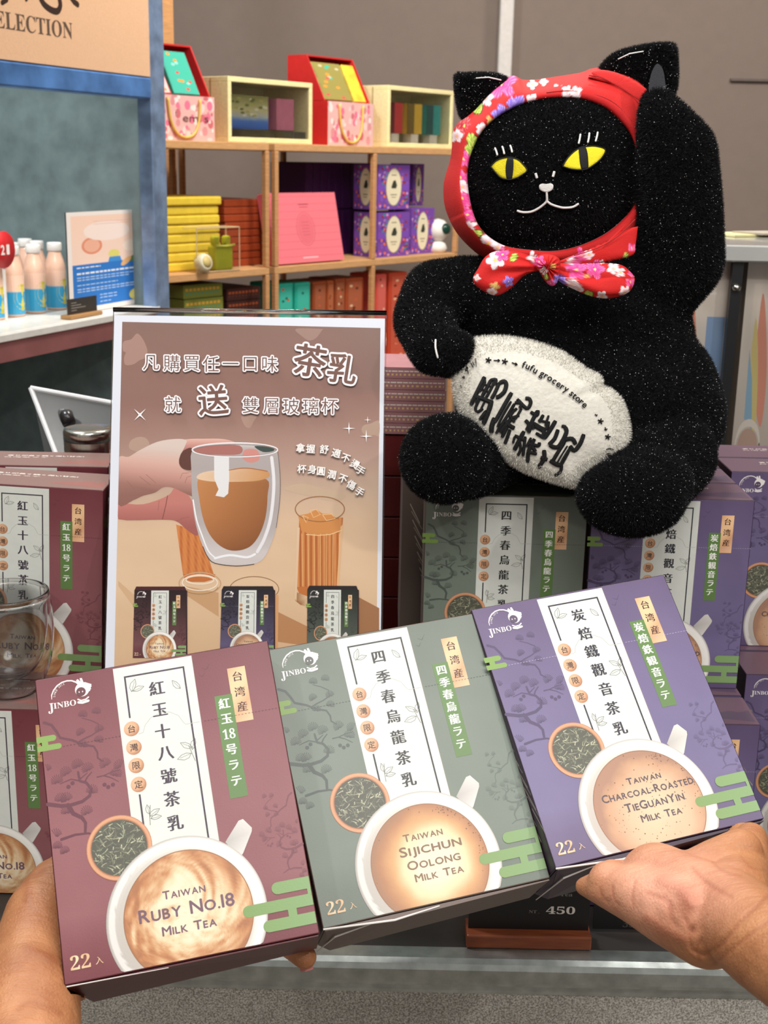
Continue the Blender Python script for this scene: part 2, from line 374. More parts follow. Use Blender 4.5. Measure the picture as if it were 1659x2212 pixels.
def cup_art(A, kind, K, words=True):
    A.up()
    cl = (0, 0, 1, 1.2495)
    h = lambda x, y: ramp([(0, (226, 222, 216)), (1, (176, 170, 164))], min(1, max(0, (x - .72) * 10 + (y - .80) * 6)))
    A.poly([(.690, .828), (.756, .752), (.775, .748), (.806, .790), (.803, .805), (.755, .885), (.74, .90)], lambda x, y: ramp([(0, (168, 164, 158)), (.5, (222, 219, 213)), (1, (196, 190, 184))], (x - .69) * 6 + (y - .75) * 1.5)); A.up()
    def bowl(x, y):
        r = math.hypot(x - .266, y - .768) / .132; return ramp([(.84, (140, 84, 54)), (.9, (206, 150, 112)), (.96, (216, 160, 122)), (1, (178, 118, 84))], r)
    A.disk(.266, .768, .132, .132, bowl, n=44, rings=10, r0=.8); A.disk(.266, .768, .112, .112, (84, 84, 72), n=36); A.up()
    rg = random.Random(7)
    for i in range(260):
        a = rg.random() * 6.283; r = .108 * math.sqrt(rg.random()); x, y = .266 + r * math.cos(a), .768 + r * math.sin(a)
        b = rg.random() * 6.283; l = .012 + .02 * rg.random(); cu = (rg.random() - .5) * 1.6
        pts = []
        for k in range(4): pts.append((x, y)); x += l / 3 * math.cos(b); y += l / 3 * math.sin(b); b += cu / 3
        if max(math.hypot(px - .266, py - .768) for px, py in pts) > .116: continue
        k = rg.random(); A.stroke(pts, [.0022 + .003 * rg.random(), .0015], lerp((92, 96, 78), (206, 204, 172), k * k))
    A.up()
    def porcelain(x, y):
        dx, dy = x - .498, y - 1.09; r = math.hypot(dx, dy) / .32; a = math.atan2(dy, dx)
        k = .5 + .5 * math.cos(a - 5.6)
        c = lerp((186, 180, 172), (240, 237, 228), k)
        if r > .965: c = lerp(c, (158, 152, 148), (r - .965) / .05)
        elif r > .90: c = lerp(c, (246, 244, 240), .55)
        elif r < .85: c = lerp(c, (190, 182, 170), .35)
        return c
    A.disk(.498, 1.09, .32, .32, porcelain, n=88, rings=12, r0=.76, clip=cl); A.up()
    A.disk(.505, 1.085, .258, .258, latte_col(kind), n=110, rings=44, clip=cl); A.up()
    ed = (150, 104, 72)
    A.disk(.505, 1.085, .2585, .2585, ed, n=80, rings=1, r0=.986, clip=cl)
    if kind != 'ruby':
        for i in range(70 if kind == 'green' else 170):
            if kind == 'green' or i < 60: a = (-1.3 + rg.random() * 1.5) if i % 4 else rg.random() * 6.28; r = .25 - .03 * rg.random() ** 2
            else: a = rg.random() * 6.283; r = .2 * math.sqrt(rg.random())
            x, y = .505 + r * math.cos(a), 1.085 + r * math.sin(a)
            if y < 1.24: q = .0012 + .0022 * rg.random(); A.disk(x, y, q, q, (124, 84, 58), n=6)
    A.up()
    if words:
        tx = K['tx']
        if kind == 'ruby': A.caps('Taiwan', .413, .583, .990, .033, tx); A.caps('Ruby No.18', .310, .690, 1.055, .052, tx); A.caps('Milk Tea', .393, .608, 1.128, .036, tx)
        elif kind == 'green': A.caps('Taiwan', .415, .590, .960, .032, tx); A.caps('Sijichun', .385, .660, 1.016, .042, tx); A.caps('Oolong', .405, .640, 1.078, .038, tx); A.caps('Milk Tea', .425, .640, 1.134, .033, tx)
        else: A.caps('Taiwan', .44, .605, .958, .030, tx); A.caps('Charcoal-Roasted', .30, .745, 1.012, .036, tx); A.caps('TieGuanYin', .39, .675, 1.072, .038, tx); A.caps('Milk Tea', .445, .64, 1.132, .033, tx)
def logo_art(A, c, bg):
    arc = [(.059, .094), (.060, .076), (.070, .056), (.087, .038), (.108, .027), (.130, .0235), (.150, .027), (.168, .037), (.182, .052)]
    A.stroke(arc, [.002, .0045, .0055, .006, .006, .006, .006, .007, .010], c)
    for i, ch in enumerate('SINCE 2012'):
        if ch == ' ': continue
        a = math.radians(188 + i * 7.6); A.text(ch, .128 + .058 * math.cos(a), .092 + .058 * math.sin(a), c, h=.0085, rot=a + math.pi / 2)
    A.disk(.189, .074, .030, .031, c, n=24); A.poly([(.178, .05), (.168, .028), (.176, .024), (.19, .046)], c); A.poly([(.186, .048), (.184, .022), (.193, .022), (.2, .05)], c)
    A.stroke([(.2, .05), (.222, .062), (.219, .084)], [.016, .02, .006], c); A.stroke([(.224, .07), (.229, .066)], .003, c); A.stroke([(.221, .077), (.226, .077)], .003, c)
    A.up(); A.disk(.183, .083, .0205, .0205, bg, n=20); A.up()
    for dx in (-.0075, .007): A.disk(.183 + dx, .083, .0026, .0036, c, n=8)
    A.text(SERIF('INBO'), .111, .1255, c, w=.094, h=.026); A.text(SERIF('J'), .052, .134, c, w=.024, h=.046)
    A.stroke([(.167, .114), (.18, .122), (.2, .12), (.212, .112)], .006, c); A.stroke([(.168, .128), (.185, .132), (.21, .128)], .011, c)
def tea_front(kind, dark=False):
    K = KIND[kind]; A = Art(); k = .62 if dark else 1.
    dk = lambda c: tuple(x * k for x in c)
    def bg(x, y):
        n = fbm(x, y, 5, 2) * 10
        c = ramp([(0, K['base']), (.35, lerp(K['base'], K['base2'], .6)), (.7, K['base2']), (1, K['base2']), (1.25, K['base'])], y)
        if dark: c = lerp(tuple(v * .3 for v in c), tuple(v * .8 for v in c), min(1, y))
        return tuple(v + n for v in c)
    A.rect(0, 0, 1, 1.25, bg, 16, 20); A.up()
    pine(A, dk(K['pine']) if not dark else tuple(v * .35 for v in K['pine']))
    pc = lerp(K['base2'], K['pine'], .55)
    A2 = Art(); pine(A2, dk(pc), full=False)
    A.merge(A2, lambda x, y: (1.0 - (.0 + x) * .52, .56 + y * .62 if True else y)); A.up()
    for (x, y, s) in ((.72, .075, .02), (.70, .105, .014)): A.stroke([(x - s, y - s * .3), (x, y + s * .3), (x + s * .4, y)], [.001, .003, .001], dk(K['pine'])); A.stroke([(x, y + s * .3), (x + s, y - s)], [.003, .001], dk(K['pine']))
    gr = lambda x, y: lerp((124, 154, 90), (132, 164, 112), min(1, max(0, (x - .7) * 3)))
    A.rbar(-.02, .061, .262, .026, (128, 160, 80), left=False); A.rbar(-.02, .080, .301, .024, (128, 160, 80), left=False); A.rect(0, .25, .026, .312, (128, 160, 80))
    # panel
    wp = lambda x, y: tuple(v + 7 * fbm(x, y, 22, 2) for v in (216, 219, 211))
    A.rect(.327, .006, .666, .86, wp, 20, 44); A.rect(.666, .006, .6675, .86, (150, 130, 120)); A.up()
    ink = K['ink']
    A.rect(.369, .048, .629, .0555, ink); A.rect(.369, .048, .3765, .236, ink); A.rect(.369, .567, .3765, .86, ink); A.rect(.6215, .048, .629, .86, ink)
    for x, y, s, r in ((.394, .122, .058, -1.2), (.40, .12, .05, -.25), (.600, .145, .052, -2.2), (.614, .41, .055, -2.6), (.606, .435, .062, 2.9), (.612, .42, .05, -1.2), (.402, .665, .05, -.5), (.402, .655, .04, -1.7), (.405, .675, .045, -.05)): leafline(A, x, y, s, r, (110, 112, 104))
    A.stroke([(.618, .47), (.61, .44), (.60, .40)], .0025, (110, 112, 104)); A.stroke([(.40, .70), (.402, .66), (.41, .62)], .0025, (110, 112, 104))
    A.stroke([(.40, .312), (.42, .308), (.432, .278), (.46, .250), (.50, .237), (.54, .240), (.575, .262), (.592, .296), (.60, .306), (.66, .306)], .0022, (176, 178, 168))
    ys = [.125, .2225, .3175, .414, .5125, .61, .71]
    for ch, y in zip(K['chars'], ys):
        A.text(ch, .501, y, ink, size=.0675, fatx=.034, fat=.006)
    cc = lambda x, y: lerp((222, 176, 138), (176, 122, 88), min(1, max(0, (math.hypot(x - .368, (y % .08) - .03)) * 12)))
    for ch, y in zip('台灣限定', (.284, .365, .444, .525)):
        A.disk(.374, y, .0325, .0325, lambda X, Y, y=y: ramp([(0, (228, 182, 146)), (.6, (214, 164, 126)), (1, (168, 116, 82))], math.hypot(X - .366, Y - y + .01) / .044), n=28, rings=6)
    A.up()
    for ch, y in zip('台灣限定', (.284, .365, .444, .525)): A.text(ch, .374, y, (58, 40, 34), size=.036, fat=.012)
    # tags
    A.rect(.809, .094, .886, .338, lambda x, y: ramp([(0, (238, 190, 150)), (.5, (214, 160, 118)), (1, (240, 196, 150))], (math.sin((x + y) * 14) + 1) / 2), 6, 16)
    A.rect(.737, .208, .812, .656, lambda x, y: lerp((92, 130, 62), (98, 124, 78), y), 1, 4); A.up()
    for ch, y in zip('台湾産', (.135, .205, .272)): A.text(ch, .848, y, (62, 34, 26), size=.047, fatx=.025)
    tg = K['tag']; y0, y1 = (.245, .585) if kind == 'ruby' else (.243, .600)
    for i, ch in enumerate(tg):
        y = y0 + (y1 - y0) * i / (len(tg) - 1)
        if ch == '18': A.text(SERIF('18'), .774, y, (240, 240, 232), w=.052, h=.044)
        else: A.text(ch, .774, y, (240, 240, 232), size=.050, fatx=.035, fat=.008)
    # perforation
    pf = lerp(K['pine'], (40, 30, 34), .3) if kind != 'purple' else (176, 166, 190)
    x = .085
    while x < 1:
        if not (.32 < x < .668): A.rect(x, .3055, x + .008, .3078, pf)
        x += .0145
    A.up(); logo_art(A, (236, 230, 226), dk(lerp(K['base'], (60, 40, 50), .3)))
    cup_art(A, kind, K)
    A.up()
    A.rbar(.844, 1.0, 1.050, .048, gr, right=False); A.rbar(.717, 1.0, 1.118, .046, gr, right=False); A.rbar(.788, 1.0, 1.19, .046, gr, right=False)
    A.rect(.985, 1.05, 1, 1.12, gr); A.rect(.895, 1.12, .930, 1.19, gr)
    A.up(); gd = lambda x, y: lerp((240, 214, 176), (212, 170, 128), (math.sin(x * 90) + 1) / 2)
    A.text(SERIF('22'), .066, 1.178, gd, w=.078, h=.054); A.text('入', .139, 1.187, gd, size=.032)
    return A
def tea_top(kind):
    K = KIND[kind]; A = Art(); c = K['top']; d = BD / BW
    A.rect(0, 0, 1, d, c); A.up()
    A.text('香りが長く続く深い甘み!', .52, d * .30, (222, 214, 206), w=.52, h=.026, fat=.03); A.text('台湾茶ラテ', .40, d * .42, (222, 214, 206), w=.3, h=.018, fat=.02)
    mc = lerp(c, (150, 84, 78) if kind == 'ruby' else (70, 60, 84), .55)
    A.poly([(.62, d * .72), (.70, d * .66), (.78, d * .60), (.86, d * .52), (.92, d * .56), (.985, d * .50), (.985, d * .9), (.86, d * .84), (.74, d * .80)], mc)
    return A
def tea_side(kind):
    K = KIND[kind]; A = Art(); c = K['side']; w = BD / BW
    A.rect(0, 0, w, 1.25, c); A.up()
    for col in range(2):
        for i in range(9):
            x = w * (.12 + .45 * col) + i * w * .045; y = .18 + col * .02 + i * .11
            if y + .16 < 1.2: A.stroke([(x, y), (x + w * .16, y + .13)], .006, lerp(c, (226, 214, 200), .75))
            if y + .2 < 1.15: A.stroke([(x + .01, y + .05), (x + w * .2, y + .17)], .005, lerp(c, (226, 214, 200), .6))
    return A
TEA = {}
def tea_data(kind):
    if kind in TEA: return TEA[kind]
    K = KIND[kind]; bm = bmesh.new(); bx(bm, (-BW / 2, 0, 0), (BW / 2, BD, BH), .0009, seg=2)
    me = bpy.data.meshes.new('carton'); bm.to_mesh(me); bm.free(); me.materials.append(mat('card_' + kind, K['side'], .42, scale=300, var=.03))
    fr = tea_front(kind).mesh_data('front_print', lambda x, y, l: ((x - .5) * BW * .992, -l - 2e-5, (1 - y / 1.25) * BH * .992 + BH * .004), PRINT)
    d = BD / BW
    tp = tea_top(kind).mesh_data('top_print', lambda x, y, l: ((x - .5) * BW * .99, BD - y * BW * .98 - BD * .01, BH + l + 2e-5), PRINT)
    sl = tea_side(kind).mesh_data('side_print', lambda x, y, l: (-BW / 2 - l - 2e-5, BD - x * BW * .98 - BD * .01, (1 - y / 1.25) * BH * .99 + BH * .005), PRINT)
    sr = tea_side(kind).mesh_data('side_print', lambda x, y, l: (BW / 2 + l + 2e-5, BD - x * BW * .98 - BD * .01, (1 - y / 1.25) * BH * .99 + BH * .005), PRINT)
    TEA[kind] = (me, fr, tp, sl, sr); return TEA[kind]
def tea_box(kind, label, M=None, loc=None, rz=0, group=None):
    t = root('tea_box', label, 'tea box', M, loc, rz, group)
    for n, me in zip(('carton', 'front_print', 'top_print', 'side_print', 'side_print'), tea_data(kind)): link(bpy.data.objects.new(n, me), t)
    return t
HELD = {'ruby': ([-0.1267, 0.7224, 1.1141], [[0.974, -0.0537, -0.2201], [0.1835, 0.7567, 0.6274], [0.1329, -0.6515, 0.7469]]),
        'green': ([0.0166, 0.7849, 1.1146], [[0.9627, -0.1082, -0.2481], [0.2458, 0.7329, 0.6344], [0.1132, -0.6717, 0.7321]]),
        'purple': ([0.1599, 0.8207, 1.1376], [[0.9541, -0.1229, -0.2731], [0.2813, 0.6804, 0.6767], [0.1026, -0.7225, 0.6837]])}
HM = {}
white_edge = mat('card_edge_white', (226, 222, 216), .5)
for kind, lab in (('ruby', 'dark red box of ruby milk tea held up at the left by the hand'), ('green', 'grey green box of oolong milk tea held up between the red and purple boxes'), ('purple', 'purple box of roasted oolong milk tea resting on the right palm')):
    c, B = HELD[kind]; B = np.array(B)
    x = Vector(B[:, 0]).normalized(); z = Vector(B[:, 2]); z = (z - x * z.dot(x)).normalized(); y = z.cross(x)
    M = Matrix(((x.x, y.x, z.x, 0), (x.y, y.y, z.y, 0), (x.z, y.z, z.z, 0), (0, 0, 0, 1)))
    o = Vector(c) - z * BH / 2; M.translation = o; HM[kind] = M
    t = tea_box(kind, lab, M=M)
    # bottom tuck flap: thin card lying just under the base with raw white edges
    fm = mat('card_' + kind, (0, 0, 0)); h = BW / 2
    top = -.0006
    fl = [(-h + .001, .0, top), (h - .001, .0, top), (h - .001, BD - .002, top), (-h + .001, BD - .002, top),
          (-h + .001, .0, top - .0007), (-h + .045, .0, -.0042 if kind != 'ruby' else -.0015), (h - .001, .0, top - .0007), (h - .001, BD - .002, top - .0007), (-h + .008, BD - .002, top - .005)]
    mesh('bottom_flap', fl, [(0, 1, 2, 3), (4, 5, 8), (5, 6, 7, 8), (0, 4, 5, 6, 1), (3, 2, 7, 8), (0, 3, 8, 4), (1, 6, 7, 2)], fm, t)
    if kind != 'ruby':
        V1, F1 = tube_mesh([(-h, -.0004, -.0002), (-h + .045, -.0004, -.0042), (-h + .075, -.0004, -.0018)], [.0006, .0007, .0004], 6)
        V2, F2 = tube_mesh([(-h - .0002, BD * .95, -.0045), (-h + .008, .014, -.0040), (-h + .030, .0005, -.0030)], [.0003, .0006, .0005], 6)
        V, Fc = join_parts([(V1, F1), (V2, F2)]); mesh('raw_card_edge', V, Fc, white_edge, t)
    else:
        V, Fc = tube_mesh([(-h, -.0002, -.0008), (-h + .06, -.0002, -.0018)], [.0004, .0002], 6); mesh('raw_card_edge', V, Fc, white_edge, t)

# the stacked display boxes
def stack_box(kind, label, trx, z, y, rz=0, group=None, lean=0):
    """trx: world x of the front right edge"""
    M = Matrix.Translation((trx - BW / 2, y, z)) @ Matrix.Rotation(rz, 4, 'Z') @ Matrix.Rotation(lean, 4, 'Y')
    return tea_box(kind, label, M=M, group=group)
XP = onY(1631, 1081, YF).x; XR = XP + .158
stack_box('purple', 'purple tea box standing under the right foot of the plush cat', XP, ZL, YF)
stack_box('green', 'grey green tea box standing under the left foot of the plush cat', XP - .154, ZL, YF)
stack_box('purple', 'purple tea box close behind the one under the right foot', XP, ZL, YF + .066)
stack_box('purple', 'purple tea box third from the front under the cat', XP, ZL, YF + .132)
# boxes turned sideways behind the green one: their narrow text side faces out
xs = onY(866, 1200, YF + .066).x
for k, lb in ((0, 'green tea box turned sideways, its narrow lettered side showing left of the front green one'), (1, 'green tea box turned sideways and hidden behind the front green one')):
    tea_box('green', lb, M=Matrix.Translation((xs + BD + k * .064, YF + .066 + BW / 2, ZL)) @ Matrix.Rotation(math.radians(90), 4, 'Z'))
# right hand column
y3 = onZ(1660, 1019, ZT).y
XR = onY(1580, 1020, y3).x + BW
stack_box('purple', 'purple tea box standing at the right edge with its logo showing', XR, ZL, y3)
stack_box('purple', 'purple tea box at the right edge close behind the one showing its logo', XR, ZL, y3 + .066)
y3l = onZ(1640, 1457, ZL).y
stack_box('purple', 'purple tea box in the lower tier at the right edge', onZ(1612, 1457, ZL).x + BW, ZL - BH, y3l)
stack_box('purple', 'purple tea box lying behind the lower one at the right edge', onZ(1612, 1457, ZL).x + BW, ZL - BH, y3l + .066)
# lower tier
stack_box('purple', 'purple tea box in the lower tier below the standing purple one', XP + .001, ZL - BH, YL)
stack_box('green', 'green tea box in the lower tier behind the held boxes', XP - .154, ZL - BH, YL)
stack_box('green', 'green tea box in the lower tier just left of its middle', XP - .31, ZL - BH, YL)
XA3 = onY(146, 1563, YL).x
stack_box('ruby', 'dark red tea box in the lower tier at the left edge under the glass', XA3, ZL - BH, YL)
stack_box('ruby', 'dark red tea box in the lower tier behind the held red box', XA3 + .155, ZL - BH, YL)
for i, (kd, x) in enumerate((('purple', XP + .001), ('green', XP - .154), ('green', XP - .31), ('ruby', XA3), ('ruby', XA3 + .155))):
    stack_box(kd, 'second %s lower tier tea box, hidden under the standing row, %s' % (kd, ('far right', 'right of middle', 'middle', 'far left', 'left of middle')[i]), x, ZL - BH, YL + .066)
    stack_box(kd, 'third %s lower tier tea box, deep under the standing row, %s' % (kd, ('far right', 'right of middle', 'middle', 'far left', 'left of middle')[i]), x, ZL - BH, YL + .132)
XA1 = onY(203, 1024, YF).x
stack_box('ruby', 'dark red tea box standing at the left edge behind the double walled glass', XA1, ZL, YF, lean=math.radians(2.5))
stack_box('ruby', 'dark red tea box standing half hidden by the left side of the poster', XA1 + .006 + BW, ZL, YF + .022, lean=math.radians(1.5))
stack_box('ruby', 'dark red tea box behind the one at the left edge', XA1 - .004, ZL, YF + .078)
stack_box('ruby', 'dark red tea box directly behind the one half hidden by the poster', XA1 + .012 + BW, ZL, YF + .098)
# ------------------------------------------------------------------ poster in an acrylic stand
def smooth_poly(pts, n=4):
    """closed Catmull-Rom"""
    out = []; k = len(pts)
    for i in range(k):
        p0, p1, p2, p3 = [np.array(pts[(i + j - 1) % k], float) for j in range(4)]
        for q in range(n):
            t = q / n; out.append(tuple(.5 * ((2 * p1) + (-p0 + p2) * t + (2 * p0 - 5 * p1 + 4 * p2 - p3) * t * t + (-p0 + 3 * p1 - 3 * p2 + p3) * t ** 3)))
    return out
def smooth_line(pts, n=4):
    out = []; k = len(pts)
    for i in range(k - 1):
        p0, p1, p2, p3 = [np.array(pts[min(max(i + j - 1, 0), k - 1)], float) for j in range(4)]
        for q in range(n):
            t = q / n; out.append(tuple(.5 * ((2 * p1) + (-p0 + p2) * t + (2 * p0 - 5 * p1 + 4 * p2 - p3) * t * t + (-p0 + 3 * p1 - 3 * p2 + p3) * t ** 3)))
    return out + [tuple(map(float, pts[-1]))]
def frame_from(tl, tr, br, bl):
    o = bl; x = ((tr - tl) + (br - bl)).normalized(); z = ((tl - bl) + (tr - br)); z = (z - x * z.dot(x)).normalized(); y = z.cross(x)
    M = Matrix(((x.x, y.x, z.x, o.x), (x.y, y.y, z.y, o.y), (x.z, y.z, z.z, o.z), (0, 0, 0, 1)))
    w = ((tr - tl).length + (br - bl).length) / 2; h = ((tl - bl).length + (tr - br).length) / 2
    return M, w, h
PC = [(258, 683), (836, 690), (826, 1520), (227, 1512)]
c1, c2, c3, c4_ = P(*PC[0], 1.212), P(*PC[1], 1.212), P(*PC[2], 1.19), P(*PC[3], 1.19)
PM, PW, PH = frame_from(c1, c2, c3, c4_)
PM.translation.z = max(PM.translation.z, ZL + .001)
hom = homog(PC, [(0, 0), (1, 0), (1, 1), (0, 1)])
c4 = lambda x, y: (230 + x / 2.676, 650 + y / 2.676)
c6 = lambda x, y: (240 + x / 4.366, 940 + y / 4.366)
cB = lambda x, y: (580 + x / 4.607, 920 + y / 4.609)
A = Art()
white = (222, 226, 236)
A.poly(PC, white); A.up()
GR = [(690, (134, 104, 94)), (760, (140, 106, 96)), (860, (142, 106, 96)), (930, (160, 126, 114)), (1000, (178, 146, 132)), (1060, (196, 168, 146)), (1130, (216, 184, 152)), (1250, (220, 188, 154)), (1350, (212, 178, 142)), (1450, (204, 168, 132))]
def bg(x, y):
    c = ramp(GR, y + .05 * (x - 540)); n = 8 * fbm(x / 300, y / 160, 3, 3) if y > 1040 else 3 * fbm(x / 300, y / 100, 6, 2)
    if x > 680 and y < 850: c = lerp(c, (120, 98, 90), min(1, (x - 680) / 200) * .5)
    return tuple(v + n for v in c)
A.quad((274.8, 697), (826.5, 710), (817, 1510), (247, 1500), bg, 26, 50); A.up()
bl = (166, 132, 120)
A.poly(smooth_poly([c4(*p) for p in ((125, 240), (170, 225), (205, 192), (240, 230), (262, 290), (248, 330), (215, 345), (180, 368), (135, 370), (128, 330), (138, 300), (122, 290))]), bl)
A.poly(smooth_poly([c4(*p) for p in ((1112, 165), (1150, 210), (1190, 232), (1230, 215), (1262, 172), (1260, 166))]), (158, 128, 116))
A.poly(smooth_poly([c4(*p) for p in ((800, 660), (815, 715), (845, 730), (870, 690), (885, 655))]), (170, 138, 124))
A.poly(smooth_poly([c4(*p) for p in ((155, 850), (160, 805), (205, 782), (250, 790), (268, 830), (230, 870))]), (178, 148, 132))
A.poly(smooth_poly([c4(*p) for p in ((1588, 690), (1540, 705), (1500, 715), (1488, 745), (1515, 775), (1560, 770), (1588, 775))]), (178, 150, 132)); A.up()
sh = (176, 134, 96)
A.poly([c4(*p) for p in ((1385, 1660), (1590, 1770), (1590, 1960), (1380, 1960))], (160, 112, 76))
A.poly([c4(*p) for p in ((960, 1770), (1180, 1880), (1180, 1990), (960, 1960))], (180, 130, 88))
A.poly([c4(*p) for p in ((460, 1640), (660, 1680), (660, 1820), (480, 1700))], (196, 154, 112))
A.poly([c4(*p) for p in ((80, 1610), (180, 1700), (180, 1780), (80, 1640))], (206, 170, 132)); A.up()
A.poly(smooth_poly([c4(*p) for p in ((1040, 1080), (1150, 1050), (1300, 1090), (1400, 1120), (1330, 1150), (1180, 1120))]), (196, 170, 144)); A.up()
# drinks behind
def tea(x, y): return ramp([(0, (214, 150, 94)), (.25, (196, 118, 58)), (.5, (206, 130, 66)), (.8, (186, 104, 48)), (1, (160, 88, 44))], (math.sin(x * .55) + 1) / 2)
A.quad(c6(638, 830), c6(860, 900), c6(1000, 1330), c6(700, 1310), lambda x, y: ramp([(0, (206, 128, 66)), (.5, (214, 136, 76)), (1, (180, 96, 44))], (math.sin(x * .4) + 1) / 2), 30, 6)
A.poly([c6(*p) for p in ((700, 1300), (1005, 1300), (985, 1350), (900, 1372), (780, 1372), (712, 1350))], (190, 108, 52)); A.up()
for p, w, c in (((662, 1390), 5, 0), ): pass
ring = lambda cx, cy, rx, ry, w, c, n=40, a0=0, a1=6.2832: A.stroke([(cx + rx * math.cos(a0 + (a1 - a0) * i / n), cy + ry * math.sin(a0 + (a1 - a0) * i / n)) for i in range(n + 1)], w, c, cap=False)
x, y = c6(858, 1388); ring(x, y, 45, 24, 2.5, (196, 158, 120)); ring(x, y - 2, 38, 17, 2, (240, 226, 208)); ring(x, y - 8, 30, 9, 3, (236, 216, 190)); ring(x, y + 4, 40, 19, 1.2, (140, 96, 60), a0=.2, a1=2.6)
x, y = c6(1370, 1440); ring(x, y, 53, 27, 1.4, (130, 90, 56))
A.quad(c6(1540, 1480), c6(1600, 1500), c6(1590, 2000), c6(1540, 2000), (214, 158, 108), 1, 1)
# ribbed glass with iced tea
A.quad(cB(330, 900), cB(765, 900), cB(715, 1590), cB(300, 1590), tea, 60, 3)
A.poly([cB(*p) for p in ((300, 1590), (715, 1590), (700, 1640), (640, 1700), (560, 1730), (430, 1740), (340, 1690))], (190, 112, 54)); A.up()
A.quad(cB(308, 1000), cB(335, 1000), cB(300, 1740), cB(285, 1700), (222, 190, 158)); A.quad(cB(735, 1000), cB(770, 960), cB(722, 1600), cB(700, 1600), (218, 176, 134))
A.poly([cB(*p) for p in ((290, 1640), (420, 1690), (420, 1790), (340, 1770), (290, 1730))], lambda x, y: (150, 98, 50) if int(x * .4) % 2 else (226, 196, 160))
A.poly([cB(*p) for p in ((320, 880), (420, 860), (500, 820), (560, 860), (640, 860), (720, 920), (740, 1000), (740, 1040), (600, 1075), (440, 1070), (350, 1030))], lambda x, y: tuple(v + 14 * fbm(x, y, .12, 3) for v in (206, 138, 76))); A.up()
A.quad(cB(300, 830), cB(775, 830), cB(768, 900), cB(315, 900), lambda x, y: (214, 182, 148) if int(x * .6) % 3 else (196, 158, 120), 30, 1) if False else None
x, y = cB(535, 816); ring(x, y, 53, 27, 2.2, (152, 104, 66))
for i in range(7): X = 355 + i * 62; A.stroke([cB(X, 1060), cB(X - 4 * (X - 530) / 100, 1580)], 1.2, (232, 180, 120))
A.stroke([cB(*p) for p in ((400, 1068), (520, 1078), (640, 1068), (755, 1025))], 1.6, (240, 200, 150)); A.up()
for pts in (((440, 830), (500, 820), (540, 870), (470, 900)), ((560, 870), (650, 865), (690, 910), (600, 930)), ((360, 880), (420, 900), (400, 950))): A.stroke([cB(*p) for p in pts], 1.4, (240, 196, 140), closed=True)
A.up()
LC = lambda pts: [(max(x, 275.2 - (y - 697) * .0346), y) for x, y in smooth_poly(pts)]
# hand: forearm, palm, wrapped fingers, thumb
sk = (206, 160, 146); sd = (168, 104, 96)
A.poly(LC([c6(*p) for p in ((95, 640), (330, 640), (560, 560), (640, 480), (760, 560), (820, 700), (850, 860), (830, 935), (740, 880), (640, 800), (500, 785), (95, 780))]), lambda x, y: lerp((192, 122, 112), (160, 92, 86), min(1, max(0, (y - 1085) / 50)))); A.up()
A.poly(smooth_poly([c6(*p) for p in ((640, 60), (760, 30), (900, 26), (1080, 28), (1200, 60), (1260, 110), (1240, 180), (1140, 190), (920, 150), (800, 130), (690, 190))]), lambda x, y: lerp((222, 176, 162), (178, 112, 104), min(1, max(0, (y - 948) / 24)))); A.up()
def hc(x, y):
    n = 7 * fbm(x, y, .05, 3); t = min(1, max(0, (y - 960 - .1 * (x - 300)) / 95)); t2 = min(1, max(0, (x - 265) / 120))
    return tuple(v + n for v in ramp([(0, (214, 196, 186)), (.35, (214, 172, 158)), (.65, (196, 146, 134)), (1, (142, 98, 88))], t))
A.poly(LC([c6(*p) for p in ((94, 225), (200, 195), (300, 135), (470, 55), (640, 28), (740, 40), (730, 90), (690, 170), (670, 230), (690, 300), (790, 350), (900, 395), (985, 445), (1000, 510), (960, 570), (880, 588), (790, 565), (690, 520), (600, 480), (520, 480), (440, 530), (330, 560), (240, 600), (94, 640))]), hc); A.up()
A.poly(smooth_poly([c6(*p) for p in ((835, 500), (870, 440), (940, 430), (988, 452), (985, 510), (950, 560), (860, 550))]), (224, 180, 166)); A.up()
A.stroke([c6(*p) for p in ((860, 545), (835, 500), (870, 440), (940, 428))], 1.2, (150, 92, 84))
for p in (((680, 400), (700, 350), (760, 345)), ((725, 440), (745, 385), (800, 370)), ((480, 610), (470, 700)), ((180, 420), (250, 500)), ((300, 380), (400, 460)), ((360, 360), (450, 440)), ((640, 800), (700, 770), (760, 760))): A.stroke([c6(*q) for q in p], .8, (150, 98, 88))
A.poly(smooth_poly([c6(*p) for p in ((670, 240), (700, 150), (780, 110), (800, 160), (790, 300), (760, 320), (700, 300))]), (96, 58, 50))
A.stroke([c6(*p) for p in ((560, 560), (545, 640), (510, 780))], 1.6, (130, 74, 68)); A.up()
# double walled glass
gl = [(790, 150), (785, 300), (790, 560), (810, 760), (850, 930), (910, 1090), (960, 1170), (1060, 1210), (1200, 1220), (1360, 1205), (1450, 1160), (1520, 1040), (1580, 860), (1615, 600), (1618, 360), (1598, 150), (1500, 100), (1250, 70), (900, 85)]
def gc(x, y):
    a, b = c6(1200, 0)[0], 0; r = abs(x - 515) / 92; n = 10 * fbm(x, y, .09, 3)
    return tuple(v + n for v in ramp([(0, (196, 186, 182)), (.7, (206, 198, 196)), (1, (176, 166, 164))], r))
A.poly(smooth_poly([c6(*p) for p in gl], 3), gc); A.up()
A.poly(smooth_poly([c6(*p) for p in ((815, 120), (1000, 90), (1240, 90), (1240, 170), (1000, 175), (860, 165))]), (170, 110, 102)); A.poly(smooth_poly([c6(*p) for p in ((1290, 130), (1400, 130), (1425, 220), (1340, 250), (1270, 210))]), (206, 140, 130))
A.poly(smooth_poly([c6(*p) for p in ((1380, 95), (1540, 110), (1560, 140), (1460, 150))]), (60, 74, 70)); A.up()
